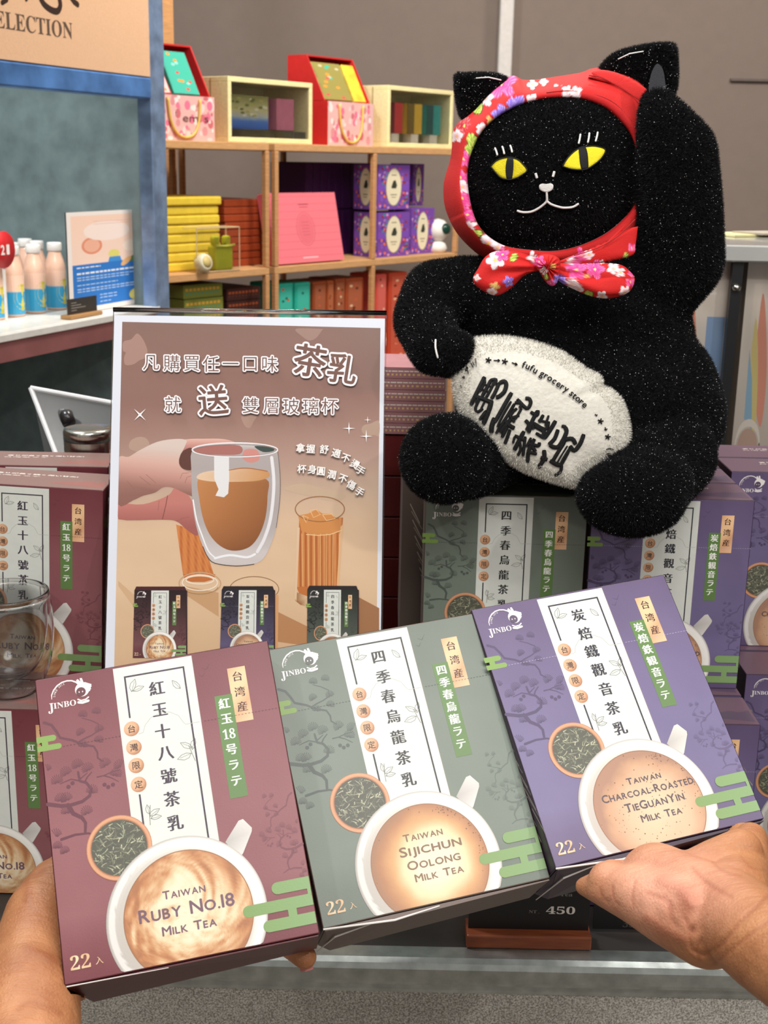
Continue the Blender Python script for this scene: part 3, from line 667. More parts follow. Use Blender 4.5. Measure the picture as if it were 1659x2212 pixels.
def lt(x, y):
    r = min(1, abs(x - c6(1190, 0)[0]) / 75); t = min(1, max(0, (y - 1035) / 150))
    c = ramp([(0, (190, 128, 74)), (.5, (170, 106, 56)), (1, (134, 80, 42))], t); return lerp(c, (118, 70, 38), r * r * .5) if x > c6(1190, 0)[0] else lerp(c, (196, 134, 84), r * .5)
A.poly(smooth_poly([c6(*p) for p in ((850, 400), (1000, 415), (1200, 425), (1490, 405), (1500, 560), (1480, 760), (1420, 930), (1330, 1040), (1200, 1078), (1080, 1050), (970, 950), (900, 800), (860, 600))], 4), lt)
A.up(); A.poly(smooth_poly([c6(*p) for p in ((835, 395), (900, 340), (1140, 310), (1400, 310), (1505, 335), (1510, 385), (1400, 420), (1180, 430), (960, 425))]), lambda x, y: lerp((226, 196, 166), (200, 144, 90), min(1, max(0, (x - 470) / 110))))
A.poly([c6(*p) for p in ((1000, 185), (1140, 185), (1140, 400), (1130, 540), (1090, 575), (1010, 560), (1040, 500), (1000, 400))], (226, 224, 224)); A.up()
A.stroke(smooth_line([c6(*p) for p in ((1140, 320), (1300, 300), (1500, 330))]), 1.8, (166, 100, 48))
A.stroke(smooth_line([c6(*p) for p in ((800, 600), (830, 780), (880, 930), (940, 1080), (1010, 1150))]), [3, 5, 5, 4, 3][0], (238, 238, 240))
A.stroke(smooth_line([c6(*p) for p in ((1540, 200), (1560, 450), (1530, 760), (1470, 960), (1400, 1090))]), 7, (228, 226, 228))
A.stroke(smooth_line([c6(*p) for p in ((1000, 1150), (1140, 1120), (1300, 1140), (1380, 1110))]), 5, (236, 236, 238)); A.stroke(smooth_line([c6(*p) for p in ((890, 1040), (930, 1130), (1000, 1195), (1200, 1222), (1370, 1205))]), 1.6, (70, 60, 58))
A.stroke(smooth_line([c6(*p) for p in gl[12:16]]), 1.2, (96, 86, 84)); A.up()
x, y = c6(1196, 130); ring(x, y, 92, 15, 2.4, (240, 238, 240)); ring(x, y + 1, 88, 12.5, 1, (130, 116, 112))
A.up()
# three little boxes
for kd, q in (('ruby', (232, 1415, 700, 2085)), ('purple', (1056, 1412, 1530, 2085)), ('green', None)):
    if q: tl, tr, br, b2 = c6(q[0] + 8, q[1] + 36), c6(q[2] + 28, q[1] + 36), c6(q[2] + 22, q[1] + 680), c6(q[0] - 14, q[1] + 680)
    else: tl, tr, br, b2 = cB(410, 1616), cB(912, 1618), cB(905, 2330), cB(404, 2330)
    A.poly([(tl[0] + 4, tl[1] - 8), (tr[0] - 3, tr[1] - 8), tr, tl], (34, 26, 28) if kd != 'ruby' else (70, 26, 30)); A.up()
    hh = homog([(0, 0), (1, 0), (1, 1.25), (0, 1.25)], [tl, tr, br, b2])
    small = tea_front(kd, True); A.merge(small, hh)
    A.poly([tr, (tr[0] + 2.5, tr[1] + 1), (br[0] + 3, br[1]), br], (50, 26, 30)); A.up()
# sparkles
for x, y, s, r in ((311, 895, 18, .785), (759, 924, 14, 0), (799, 906, 8, 0), (796, 941, 14, 0)):
    for k in range(4):
        a = r + k * math.pi / 2; d = np.array((math.cos(a), math.sin(a))); n = np.array((-d[1], d[0])); p = np.array((x, y)); A.poly([tuple(p + n * s * .1), tuple(p + d * s), tuple(p - n * s * .1)], (250, 246, 244))
    A.disk(x, y, s * .17, s * .17, (252, 250, 250), n=12)
for (x, y, w, h) in ((267, 1067, 14, 4), (299, 1074, 17, 4.5), (351, 1082, 9, 5)): pass
A.up()
# lettering with round white outlines
br_ = (118, 84, 74)
def outlined(ch, x, y, w, h, rot, fat, thin=0, sl=None):
    A.l0 = A.l
    A.text(ch, x + .9, y + 1.4, (86, 62, 56), size=w, fat=fat, rot=rot); A.up(); A.text(ch, x, y, (244, 242, 244), size=w, fat=fat, rot=rot); A.up(); A.text(ch, x, y, br_, size=w, off=thin, fat=0 if w < 60 else .018, rot=rot); A.up()
top = [('凡', 336, 784), ('購', 380, 785), ('買', 423, 786), ('任', 464, 787), ('一', 506, 786), ('口', 548, 787), ('味', 590, 787)]
for ch, x, y in top: outlined(ch, x, y, 37, 37, .01, .072, 0)
outlined('茶', 676, 780, 72, 72, .16, .075); outlined('乳', 745, 797, 66, 66, .16, .08)
outlined('就', 382, 873, 37, 37, .01, .072, 0); outlined('送', 468, 864, 66, 66, -.08, .075)
for ch, x, y in (('雙', 548, 875), ('層', 592, 876), ('玻', 635, 877), ('璃', 677, 877), ('杯', 718, 877)): outlined(ch, x, y, 37, 37, .01, .072, 0)
for s, pts in (('拿握舒適不燙手', ((655, 966, .05), (677, 968, .06), (706, 969, .1), (732, 977, .25), (752, 988, .35), (772, 1001, .55), (784, 1014, .6))), ('杯身圓潤不傷手', ((658, 1011, .03), (680, 1012, .06), (699, 1016, .1), (722, 1023, .2), (746, 1032, .35), (764, 1045, .5), (782, 1060, .6)))):
    for ch, (x, y, r) in zip(s, pts):
        A.text(ch, x + .6, y + 1, (110, 88, 78), size=20, fat=.05, rot=r); A.up(); A.text(ch, x, y, (250, 246, 242), size=20, off=-.0, rot=r, fat=.02); A.up()
t = root('poster_stand', 'acrylic stand holding a brown poster about milk tea and a double walled glass', 'poster', M=PM)
A.obj('poster_print', lambda x, y, l: ((lambda u: (u[0] * PW, -l - .0031, (1 - u[1]) * PH))(hom(x, y))), GLOSSY, t, step=1.6e-5)
box('poster_sheet', (0, -.003, 0), (PW, -.0022, PH), mat('paper_white', (225, 226, 230), .5), t)
def clear(name, rough=.03, tint=(245, 248, 250), ior=1.49):
    if name in MATS: return MATS[name]
    m = bpy.data.materials.new(name); m.use_nodes = True; b = m.node_tree.nodes['Principled BSDF']; nt = m.node_tree
    b.inputs['Base Color'].default_value = (*lin(tint), 1); b.inputs['Transmission Weight'].default_value = 1; b.inputs['Roughness'].default_value = rough; b.inputs['IOR'].default_value = ior
    tc = nt.nodes.new('ShaderNodeTexCoord'); nz = nt.nodes.new('ShaderNodeTexNoise'); nz.inputs['Scale'].default_value = 30; nt.links.new(tc.outputs['Object'], nz.inputs[0])
    bn = nt.nodes.new('ShaderNodeBump'); bn.inputs['Strength'].default_value = .015; bn.inputs['Distance'].default_value = .002; nt.links.new(nz.outputs[0], bn.inputs['Height']); nt.links.new(bn.outputs[0], b.inputs['Normal'])
    MATS[name] = m; return m
acr = clear('clear_acrylic')
box('acrylic_back', (-.0015, -.0018, 0), (PW + .0015, .0016, PH + .004), acr, t, bev=.0003)
V, Fc = tube_mesh([(-.0015, -.0012, PH + .0058), (PW + .0015, -.0012, PH + .0058)], .0022, 10)
mesh('acrylic_bend', V, Fc, clear('clear_acrylic_bend', .05), t, smooth=True)
# low foot in front of the sheet standing on the boxes (world-level), behind the held boxes
inv = PM.inverted()
V = []
for x in (.002, PW - .002):
    for y, z in ((-.0035, .0), (-.0035, .0025)): V.append(Vector((x, y, z)))
box('acrylic_foot', (0, -.045, -.0006), (PW, -.0036, .0014), acr, t, bev=.0003)
# ------------------------------------------------------------------ double walled glass (left edge)
gx = onY(22, 1440, 1.118)
t = root('double_walled_glass', 'empty double walled drinking glass standing on the red tea box at the left edge', 'glass', loc=(gx.x, 1.118, ZL + .0005))
H = .098; R = .0405
outer = [(0, 0), (.020, 0), (.0255, .003), (.031, .012), (.037, .028), (.0402, .046), (.0412, .062), (.0405, .080), (.039, .092), (.0382, H)]
inner = [(.0365, H + .0004), (.0350, .094), (.0345, .078), (.0338, .060), (.031, .042), (.025, .028), (.016, .019), (.006, .0165), (0, .0162)]
ga = clear('glass', 0.0, (255, 255, 255), 1.36)
def resm(pr, n=3): return [tuple(map(float, p)) for p in smooth_line(pr, n)]
prof = resm(outer) + resm(inner)
prof = [(max(0, r), z) for r, z in prof]
lathe('outer_wall', prof[:], ga, t, n=64)
cav = [(0, .0025), (.019, .0025), (.0245, .0055), (.0295, .0135), (.0355, .029), (.0388, .046), (.0398, .062), (.0390, .080), (.0378, .0915), (.0366, .0935), (.0361, .080), (.0352, .060), (.0322, .0415), (.026, .0265), (.0165, .0172), (0, .0145)]
cavp = [(max(0, r), z) for r, z in resm(cav, 2)]
o = lathe('inner_air_gap', cavp, ga, t, n=64)
o.data.flip_normals()
# ------------------------------------------------------------------ tilted clear tray and steel canister behind the left boxes
steel2 = mat('brushed_steel', (186, 186, 176), .22, 1., bump=.05, scale=8, var=.12, aniso=(60, 60, 1))
cz = onY(188, 965, 1.33); c0 = P(190, 925, 1.36)
rr = 52 / 2800 * 1.36
t = root('steel_canister', 'round brushed steel canister behind the left tea boxes', 'canister', loc=(c0.x, c0.y, ZC))
zt = c0.z - ZC
lathe('canister_body', [(rr * .97, 0), (rr, .003), (rr, zt - .006), (rr * .99, zt - .004)], steel2, t, 48)
lathe('canister_lid', [(rr * 1.01, zt - .012), (rr * 1.02, zt - .003), (rr * .985, zt), (rr * .6, zt + .0003), (0, zt + .0004)], steel2, t, 48)
tr = [P(66, 838, 1.66), P(262, 874, 1.66), P(262, 1010, 1.64), P(122, 985, 1.64)]
tr[3] = tr[0] + (tr[3] - tr[0]) * ((tr[0].z - ZC - .001) / (tr[0].z - tr[3].z)); tr[2] = tr[1] + Vector((0, (tr[3] - tr[0]).y * .9, -(tr[1].z - ZC - .001)))
nrm = (tr[1] - tr[0]).cross(tr[3] - tr[0]).normalized() * .004
t = root('acrylic_cover', 'tilted clear acrylic cover leaning behind the steel canister', 'cover', loc=tuple(tr[3]))
V = [p - tr[3] for p in tr] + [p - tr[3] + nrm for p in tr]
fr = clear('frosted_acrylic', .22, (232, 230, 232))
mesh('acrylic_pane', V, [(0, 1, 2, 3), (7, 6, 5, 4), (0, 4, 5, 1), (1, 5, 6, 2), (2, 6, 7, 3), (3, 7, 4, 0)], fr, t)
Vt, Ft = join_parts([tube_mesh([tr[i] - tr[3], tr[(i + 1) % 4] - tr[3]], .0032, 8) for i in (3, 0)])
mesh('rim', Vt, Ft, mat('acrylic_rim_white', (206, 206, 206), .3), t)
Vt, Ft = tube_mesh([P(133, 890, 1.64) - tr[3], P(143, 898, 1.63) - tr[3], P(150, 915, 1.625) - tr[3]], [.005, .0095, .0085], 12)
mesh('black_knob', Vt, Ft, mat('black_plastic', (38, 36, 36), .25), t, smooth=True)
# price cards
for (x0, x1, y0, y1, main, lbl) in ((1011, 1270, 1925, 2010, '450', 'black price card reading 450 in a wooden holder on the steel ledge'), (1278, 1460, 1900, 2030, '350', 'black price card in deep shade under the right hand')):
    zf = ZC + .004; yy = 1.014 if main == '450' else 1.035
    a = onY(x0, y1, yy); b = onY(x1, y1, yy); w = b.x - a.x
    t = root('price_card_stand', lbl, 'price card', loc=(a.x, yy, zf))
    hgt = .062
    if main == '450':
        box('wooden_holder', (-.002, -.012, -.0015), (w + .002, .016, .0115), mat('stained_wood', (128, 66, 38), .4, scale=40, aniso=(1, 8, 8), var=.2), t, bev=.0015, seg=2)
        card = box('card', (0, -.001, .0117), (w, .0008, .0117 + hgt), mat('black_card', (20, 18, 18), .45), t)
        zb = .0117
    else: card = box('card', (0, -.001, 0), (w, .0008, hgt), mat('black_card', (20, 18, 18), .45), t); zb = 0
    A = Art()
    if main == '450':
        A.text(SERIF('450'), .76, .26, (214, 206, 196), w=.24, h=.115); A.text(SERIF('NT'), .53, .29, (120, 114, 108), w=.065, h=.045); A.text('.', .58, .31, (120, 114, 108), h=.008)
        A.text(SERIF('Milk Tea'), .72, .02, (120, 114, 108), w=.26, h=.055)
    else: A.text(SERIF('35'), .42, .28, (70, 66, 64), w=.14, h=.1)  # digits coloured dark to paint in the shade under the hand
    A.obj('card_print', lambda x, y, l, w=w, zb=zb: (x * w, -.0011 - l, zb + hgt * y if False else zb + .004 + (.62 - y) * 0 + y * w), MATTE, t) if False else None
    s = w
    A.obj('card_print', lambda x, y, l, s=s, zb=zb: (x * s, -.0012 - l, zb + (.36 - y) * s + .0), MATTE, t) if main != '450' else A.obj('card_print', lambda x, y, l, s=s, zb=zb: (x * s, -.0012 - l, zb + (.56 - y) * s * .62), MATTE, t)
# ------------------------------------------------------------------ the plush cat
CD = 1.27          # camera-axis distance of the cat's centre plane
def blob(parts, voxel, smooth_n=6, fac=.5):
    """parts: (centre, (ru, rv, rw), in-plane angle) ellipsoids in camera-parallel axes -> one continuous skin"""
    bm = bmesh.new()
    for c, r, a in parts:
        r3 = r if isinstance(r, (tuple, list)) else (r, r, r)
        ca, sa = math.cos(a), math.sin(a); U = XC * ca + YC * sa; Vv = -XC * sa + YC * ca
        q = bmesh.ops.create_icosphere(bm, subdivisions=3, radius=1)
        for v in q['verts']: p = v.co.copy(); v.co = c + U * (p.x * r3[0]) + Vv * (p.y * r3[1]) - FWD * (p.z * r3[2])
    me = bpy.data.meshes.new('tmp'); bm.to_mesh(me); bm.free(); o = bpy.data.objects.new('tmp', me); SC.collection.objects.link(o)
    m = o.modifiers.new('r', 'REMESH'); m.mode = 'VOXEL'; m.voxel_size = voxel
    s = o.modifiers.new('s', 'SMOOTH'); s.iterations = smooth_n; s.factor = fac
    bpy.context.view_layer.update(); e = o.evaluated_get(bpy.context.evaluated_depsgraph_get()); em = e.to_mesh()
    V = np.empty(len(em.vertices) * 3); em.vertices.foreach_get('co', V); V = V.reshape(-1, 3)
    Fc = [tuple(p.vertices) for p in em.polygons]
    e.to_mesh_clear(); bpy.data.objects.remove(o); bpy.data.meshes.remove(me)
    return V, Fc
def chain(pts, n=8):
    """pts: (px, py, depth, radius_px) -> ellipsoid list"""
    out = []
    for (x0, y0, d0, r0), (x1, y1, d1, r1) in zip(pts, pts[1:]):
        for i in range(n + 1):
            t = i / n; x, y, d, r = [a + (b - a) * t for a, b in zip((x0, y0, d0, r0), (x1, y1, d1, r1))]
            out.append((P(x, y, d), r * d / F_PX, 0))
    return out
def E3(px, py, d, rx, ry, rw, a=0): return (P(px, py, d), (rx * d / F_PX, ry * d / F_PX, rw), math.radians(a))
parts = [E3(1192, 378, CD, 216, 186, .078, 4),                                 # head
         E3(1270, 870, CD + .01, 285, 225, .095), E3(1235, 735, CD + .01, 262, 190, .085), E3(1190, 620, CD + .02, 190, 110, .07), E3(1300, 900, CD + .005, 262, 190, .10)]
parts += chain([(1010, 640, CD, 84), (945, 640, CD - .02, 76), (915, 690, CD - .05, 64), (940, 755, CD - .10, 55), (985, 765, CD - .115, 50)])      # arm on the left, paw on the coin
parts += chain([(1370, 670, CD, 95), (1463, 560, CD - .03, 98), (1464, 440, CD - .055, 92), (1462, 335, CD - .07, 84), (1436, 270, CD - .08, 58), (1418, 225, CD - .08, 36)])   # raised arm
parts += chain([(1090, 960, CD - .05, 80), (1010, 985, CD - .10, 92)]) + [E3(962, 992, CD - .135, 98, 96, .034, 0), E3(975, 985, CD - .11, 94, 92, .04)]          # left foot
parts += chain([(1450, 985, CD - .06, 95), (1400, 1030, CD - .10, 96)]) + [E3(1363, 1075, CD - .145, 118, 84, .034, -4), E3(1385, 1050, CD - .12, 108, 86, .045)]   # right foot
V, Fc = blob(parts, .0042, 7)
zi = (V[:, 2] < ZT + .0008) & (V[:, 1] > YF - .004); V[zi, 2] = ZT + .0008 + (V[zi, 2] - ZT) * .01
CL = Vector((P(1250, 1000, CD).x, P(1250, 1000, CD).y, ZT + .001))
cat = root('plush_cat', 'black plush cat with yellow eyes and a red floral head scarf, one paw raised', 'plush toy', loc=tuple(CL))
def pushbox(V):
    m = (V[:, 1] > YF - .0035) & (V[:, 2] < ZT) ; V[m, 1] = YF - .0035
    return V
V = pushbox(V)
black = mat('black_plush', (10, 10, 11), .95, spec=.15, bump=.6, scale=700, var=.4)
body = mesh('body', V - np.array(CL), Fc, black, cat, smooth=True)
VB, FB = V, Fc
BVH = BVHTree.FromPolygons([tuple(v) for v in V], Fc)
def surf(px, py, off=.003, default=CD):
    r = ray(px, py); h = BVH.ray_cast(CAM, r.normalized())
    if h[0] is None: return P(px, py, default - off)
    return h[0] - r.normalized() * off
def fur_mesh(name, V, Fc, n, length, width, parent, origin, glit=.02, keep=None, seed=1, base=(0.004, .004, .0045), tip=(.009, .009, .010), m=None, droop=.5, gl_cols=None):
    rng = np.random.default_rng(seed); V = np.asarray(V); T = []
    for f in Fc:
        for i in range(1, len(f) - 1): T.append((f[0], f[i], f[i + 1]))
    T = np.array(T); a, b, c = V[T[:, 0]], V[T[:, 1]], V[T[:, 2]]; N = np.cross(b - a, c - a); ar = np.linalg.norm(N, axis=1); N /= ar[:, None] + 1e-12
    cen = (a + b + c) / 3; view = np.array(CAM) - cen; view /= np.linalg.norm(view, axis=1)[:, None]; fac = (N * view).sum(1)
    w = ar * np.where(fac > -.45, 1, .12)
    idx = rng.choice(len(T), n, p=w / w.sum()); u, v = rng.random(n), rng.random(n); fl = u + v > 1; u[fl] = 1 - u[fl]; v[fl] = 1 - v[fl]
    p = a[idx] + (b[idx] - a[idx]) * u[:, None] + (c[idx] - a[idx]) * v[:, None]
    if keep is not None: k = keep(p); p = p[k]; idx = idx[k]; n = len(p)
    nn = N[idx]; d = nn + rng.normal(0, .38, (n, 3)) + np.array((0, 0, -droop * .3)); d /= np.linalg.norm(d, axis=1)[:, None]
    s = np.cross(d, rng.normal(0, 1, (n, 3))); s /= np.linalg.norm(s, axis=1)[:, None]
    L = length * (.6 + .6 * rng.random(n)); W = width * (.7 + .6 * rng.random(n))
    g = rng.random(n) < glit
    L = np.where(g, length * .9, L); 
    tipv = p + d * L[:, None]; e0 = p + s * W[:, None] / 2 - nn * .0003; e1 = p - s * W[:, None] / 2 - nn * .0003
    # glitter: a minute flake near the tip
    fs = width * (.65 + .6 * rng.random(n)); 
    e0 = np.where(g[:, None], tipv + s * fs[:, None] * .6, e0); e1 = np.where(g[:, None], tipv - s * fs[:, None] * .6, e1)
    s2 = np.cross(s, view[idx]); s2 /= np.linalg.norm(s2, axis=1)[:, None] + 1e-9
    tipv = np.where(g[:, None], tipv + s2 * fs[:, None], tipv)
    Vv = np.stack([e0, e1, tipv], 1).reshape(-1, 3) - np.array(origin)
    me = bpy.data.meshes.new(name); me.vertices.add(n * 3); me.vertices.foreach_set('co', Vv.astype(np.float32).ravel())
    me.loops.add(n * 3); me.loops.foreach_set('vertex_index', np.arange(n * 3, dtype=np.int32)); me.polygons.add(n)
    me.polygons.foreach_set('loop_start', np.arange(0, n * 3, 3, dtype=np.int32)); me.polygons.foreach_set('loop_total', np.full(n, 3, dtype=np.int32))
    me.update(calc_edges=True)
    col = np.ones((n, 3, 4), np.float32); sh = (.5 + rng.random(n))[:, None]
    col[:, 0, :3] = np.array(base) * sh; col[:, 1, :3] = np.array(base) * sh; col[:, 2, :3] = np.array(tip) * sh
    gb = (rng.random(n) ** 2.6) * .85 + .04
    hue = rng.choice(3, n); gc = np.array([(1, 1, 1), (.85, 1, 1), (1, .95, 1)])[hue] * gb[:, None]
    col[g, :, :3] = gc[g][:, None, :]
    at = me.color_attributes.new('Col', 'FLOAT_COLOR', 'POINT'); at.data.foreach_set('color', col.ravel())
    me.materials.append(m); o = link(bpy.data.objects.new(name, me), parent); o['kind'] = 'stuff'; return o
fur_m = print_mat('fur_strands', .8, 0, .25, 0)
COIN = [(1060, 728), (1010, 738), (985, 775), (979, 830), (990, 880), (1012, 920), (1050, 965), (1100, 1000), (1150, 1025), (1200, 1042), (1242, 1053), (1256, 1038), (1300, 1010), (1340, 990), (1356, 960), (1360, 940), (1356, 905), (1345, 870), (1325, 845), (1300, 835), (1298, 815), (1270, 800), (1255, 790), (1220, 765), (1180, 748), (1120, 732)]
COIN = smooth_poly(COIN, 3)
# ears
for nm, pts, d in (('left_ear', ((1006, 262), (986, 172), (1000, 163), (1080, 166), (1112, 200), (1088, 250)), CD + .0), ('right_ear', ((1296, 158), (1330, 118), (1400, 100), (1446, 97), (1458, 108), (1458, 190), (1432, 232), (1390, 225), (1330, 200)), CD + .0)):
    pp = smooth_poly(pts, 4); k = len(pp); cx = sum(p[0] for p in pp) / k; cy = sum(p[1] for p in pp) / k
    Vv = []; Ff = []; rings = [(1, 0), (.97, .6), (.85, .85), (.6, 1), (.3, 1.05), (0.01, 1.06)]
    for sgn in (1, -1):
        for s_, w_ in (rings if sgn == 1 else rings[1:]):
            for x, y in pp: Vv.append(P(cx + (x - cx) * s_, cy + (y - cy) * s_, d - sgn * w_ * .016))
    R = len(rings)
    for r in range(R - 1):
        for j in range(k): Ff.append((r * k + (j + 1) % k, r * k + j, (r + 1) * k + j, (r + 1) * k + (j + 1) % k))
    for r in range(R - 1):
        A0 = 0 if r == 0 else (R + r - 1) * k; B0 = (R + r) * k
        for j in range(k): Ff.append((A0 + j, A0 + (j + 1) % k, B0 + (j + 1) % k, B0 + j))
    Va = np.array([tuple(v) for v in Vv])
    e = mesh('ear', Va - np.array(CL), Ff, black, cat, smooth=True)
    f = fur_mesh('ear_fur', Va, Ff, 22000, .0042, .0006, e, CL, glit=.02, seed=3, m=fur_m)
white_t = mat('white_thread', (232, 230, 226), .6, bump=.3, scale=900)
def thread(name, pxs, r, m=white_t, off=.0034, parent=None, wob=True):
    pts = [surf(x, y, off) - CL for x, y in smooth_line(pxs, 5)]
    n = len(pts); rs = [r * (.75 if i in (0, n - 1) else 1) for i in range(n)]
    V, Fc = tube_mesh(pts, rs, 6); return mesh(name, V, Fc, m, parent or cat, smooth=True)
cf = lambda x, y: (960 + x / 3.607, 150 + y / 3.607)
felt = print_mat('eye_felt', .8, 0, .2, .5)
def patch(name, outline, m, off, col=None, sub=3, parent=None):
    pp = smooth_poly(outline, sub) if sub > 1 else outline; k = len(pp); cx = sum(p[0] for p in pp) / k; cy = sum(p[1] for p in pp) / k
    Vv = []; Ff = []; C = []; rs = (1, .97, .75, .5, .25, .01)
    for i, s_ in enumerate(rs):
        for x, y in pp:
            X, Y = cx + (x - cx) * s_, cy + (y - cy) * s_
            Vv.append(surf(X, Y, off if i else off - .0022) - CL); C.append(lin(col(X, Y)) if col else (0, 0, 0))
    for r in range(len(rs) - 1):
        for j in range(k): Ff.append((r * k + j, r * k + (j + 1) % k, (r + 1) * k + (j + 1) % k, (r + 1) * k + j))
    return mesh(name, Vv, Ff, m, parent or cat, smooth=True, cols=C if col else None)
EYE = [([(360, 755), (400, 715), (450, 692), (510, 685), (570, 700), (610, 735), (645, 785), (600, 825), (550, 850), (500, 858), (440, 845), (395, 800)], [(490, 690), (512, 686), (535, 690), (540, 730), (536, 800), (525, 857), (505, 860), (485, 855), (476, 800), (478, 740)], (225, 208, 40)),
       ([(920, 755), (960, 690), (1010, 640), (1060, 610), (1110, 600), (1180, 598), (1255, 625), (1225, 690), (1170, 740), (1110, 775), (1050, 783), (980, 775)], [(1046, 612), (1075, 603), (1100, 600), (1116, 650), (1122, 710), (1122, 778), (1095, 783), (1070, 783), (1056, 730), (1050, 670)], (245, 228, 50))]
thk = mat('black_thread', (6, 6, 7), .7)
for ol, pu, c in EYE:
    ol = [cf(*p) for p in ol]; pu = [cf(*p) for p in pu]
    e = patch('eye', ol, felt, .0040, lambda x, y, c=c: tuple(v + 14 * fbm(x, y, .35, 2) for v in c), 2)
    patch('pupil', pu, thk, .0046, None, 2, parent=e)
    thread('eye_outline', ol + [ol[0]], .0006, thk, .0042, e)
for a, b in (((393, 610), (413, 670)), ((450, 598), (467, 660)), ((512, 590), (528, 648)), ((1060, 503), (1045, 580)), ((1130, 493), (1117, 572)), ((1195, 487), (1177, 562))):
    thread('eyelash', [cf(*a), cf((a[0] + b[0]) / 2 + 2, (a[1] + b[1]) / 2), cf(*b)], .0009)
nose = patch('nose', [cf(*p) for p in ((738, 905), (760, 890), (795, 893), (830, 888), (850, 905), (838, 940), (792, 958), (745, 938))], white_t, .0044, None, 3)
thread('mouth_line', [cf(*p) for p in ((796, 950), (798, 990), (797, 1025), (770, 1055), (720, 1090), (670, 1110), (610, 1113), (565, 1100))], .0011)
thread('mouth_line', [cf(*p) for p in ((797, 1025), (830, 1050), (880, 1068), (930, 1078), (1000, 1072), (1047, 1045))], .0011)
for a, b in (((710, 808), (722, 848)), ((857, 793), (845, 838))): thread('whisker_mark', [cf(*a), cf((a[0] + b[0]) / 2, (a[1] + b[1]) / 2), cf(*b)], .0012)
thread('paw_stitch', [(941, 733), (941, 752), (946, 774)], .0009, off=.0045)
thread('ear_stitch', [(1030, 167), (1055, 167), (1080, 172)], .0006, off=-.012) if False else None
def at_d(name, pxs, d, r, m): 
    V, Fc = tube_mesh([P(x, y, d) - CL for x, y in pxs], r, 6); return mesh(name, V, Fc, m, cat, smooth=True)
at_d('ear_stitch', [(1028, 169), (1055, 167), (1083, 173)], CD - .018, .0006, white_t)
at_d('ear_stitch', [(1335, 128), (1360, 116), (1390, 111)], CD - .018, .0006, white_t)
# felt claw on the raised paw
pp = smooth_poly([(1402, 200), (1405, 165), (1414, 143), (1422, 138), (1432, 150), (1437, 178), (1438, 205), (1420, 212)], 3)
Vv = [P(x, y, CD - .088) - CL for x, y in pp] + [P(x, y, CD - .082) - CL for x, y in pp]; k = len(pp)
mesh('felt_claw', Vv, [tuple(range(k)), tuple(range(2 * k - 1, k - 1, -1))] + [(j, j + k, (j + 1) % k + k, (j + 1) % k) for j in range(k)], mat('dark_felt', (48, 48, 52), .9, bump=.4, scale=600), cat)
# fur of the body, kept off the coin and the hood
def inpoly(px, py, poly):
    x = np.asarray(px); y = np.asarray(py); ins = np.zeros(len(x), bool); n = len(poly)
    for i in range(n):
        x0, y0 = poly[i]; x1, y1 = poly[(i + 1) % n]
        if y0 == y1: continue
        c = ((y0 > y) != (y1 > y)) & (x < (x1 - x0) * (y - y0) / (y1 - y0) + x0); ins ^= c
    return ins
def project(p):
    v = p - np.array(CAM); d = v @ np.array(FWD); return CX + F_PX * (v @ np.array(XC)) / d, CY - F_PX * (v @ np.array(YC)) / d
marks = [[cf(*p) for p in EYE[0][0]], [cf(*p) for p in EYE[1][0]]]
def keep(p):
    x, y = project(p); k = np.ones(len(p), bool)
    for mk in marks: k &= ~inpoly(x, y, mk)
    return k & ~((p[:, 2] < ZT + .004) & (p[:, 1] > YF - .002))
fur_mesh('body_fur', VB, FB, 420000, .0036, .00055, body, CL, glit=.028, keep=keep, seed=2, m=fur_m)
# ------------------------------------------------------------------ cream coin cushion
def ringpoly(poly, cx, cy, n=180):
    """radius of a star-shaped outline as a function of angle"""
    an = np.array([math.atan2(y - cy, x - cx) for x, y in poly]); rd = np.array([math.hypot(x - cx, y - cy) for x, y in poly]); o = np.argsort(an); an, rd = an[o], rd[o]
    an = np.concatenate([an - 2 * math.pi, an, an + 2 * math.pi]); rd = np.tile(rd, 3)
    return lambda a: np.interp(a, an, rd)
kx, ky = 1172, 888; cr = ringpoly(COIN, kx, ky)
def coin_d(x, y): # depth of the coin's front face
    rho = min(.999, math.hypot(x - kx, y - ky) / float(cr(math.atan2(y - ky, x - kx))))
    base = CD - .118 - .012 * ((x - kx) / 190) ** 2 * 0 + .00018 * 0
    return base - .024 * (1 - rho ** 2.4) ** .62 + .0016 * fbm(x, y, .02, 2)
def dome(name, poly, cx, cy, front, back, parent, origin, m, n=150, rings=26, cols=None, smooth=True, ob=True):
    f = ringpoly(poly, cx, cy); Vv = []; Ff = []; C = []
    for k in range(rings + 1):
        t = math.sin(math.pi / 2 * (k / rings)) if k < rings else 1.
        for j in range(n):
            a = -math.pi + 2 * math.pi * j / n; r = float(f(a)) * max(t, .004); x, y = cx + r * math.cos(a), cy + r * math.sin(a); Vv.append(P(x, y, front(x, y, t))); C.append((x, y))
    for k in range(rings - 1, -1, -1):
        t = math.sin(math.pi / 2 * (k / rings))
        for j in range(n):
            a = -math.pi + 2 * math.pi * j / n; r = float(f(a)) * max(t, .004); x, y = cx + r * math.cos(a), cy + r * math.sin(a); Vv.append(P(x, y, back(x, y, t))); C.append((x, y))
    for k in range(2 * rings):
        for j in range(n): Ff.append((k * n + j, k * n + (j + 1) % n, (k + 1) * n + (j + 1) % n, (k + 1) * n + j))
    Va = np.array([tuple(v) for v in Vv])
    o = mesh(name, Va - np.array(origin), Ff, m, parent, smooth=smooth, cols=[lin(cols(x, y)) for x, y in C] if cols else None)
    return o, Va, Ff
cream = mat('cream_plush', (216, 212, 200), .9, bump=.5, scale=260, var=.05, sheen=.3)
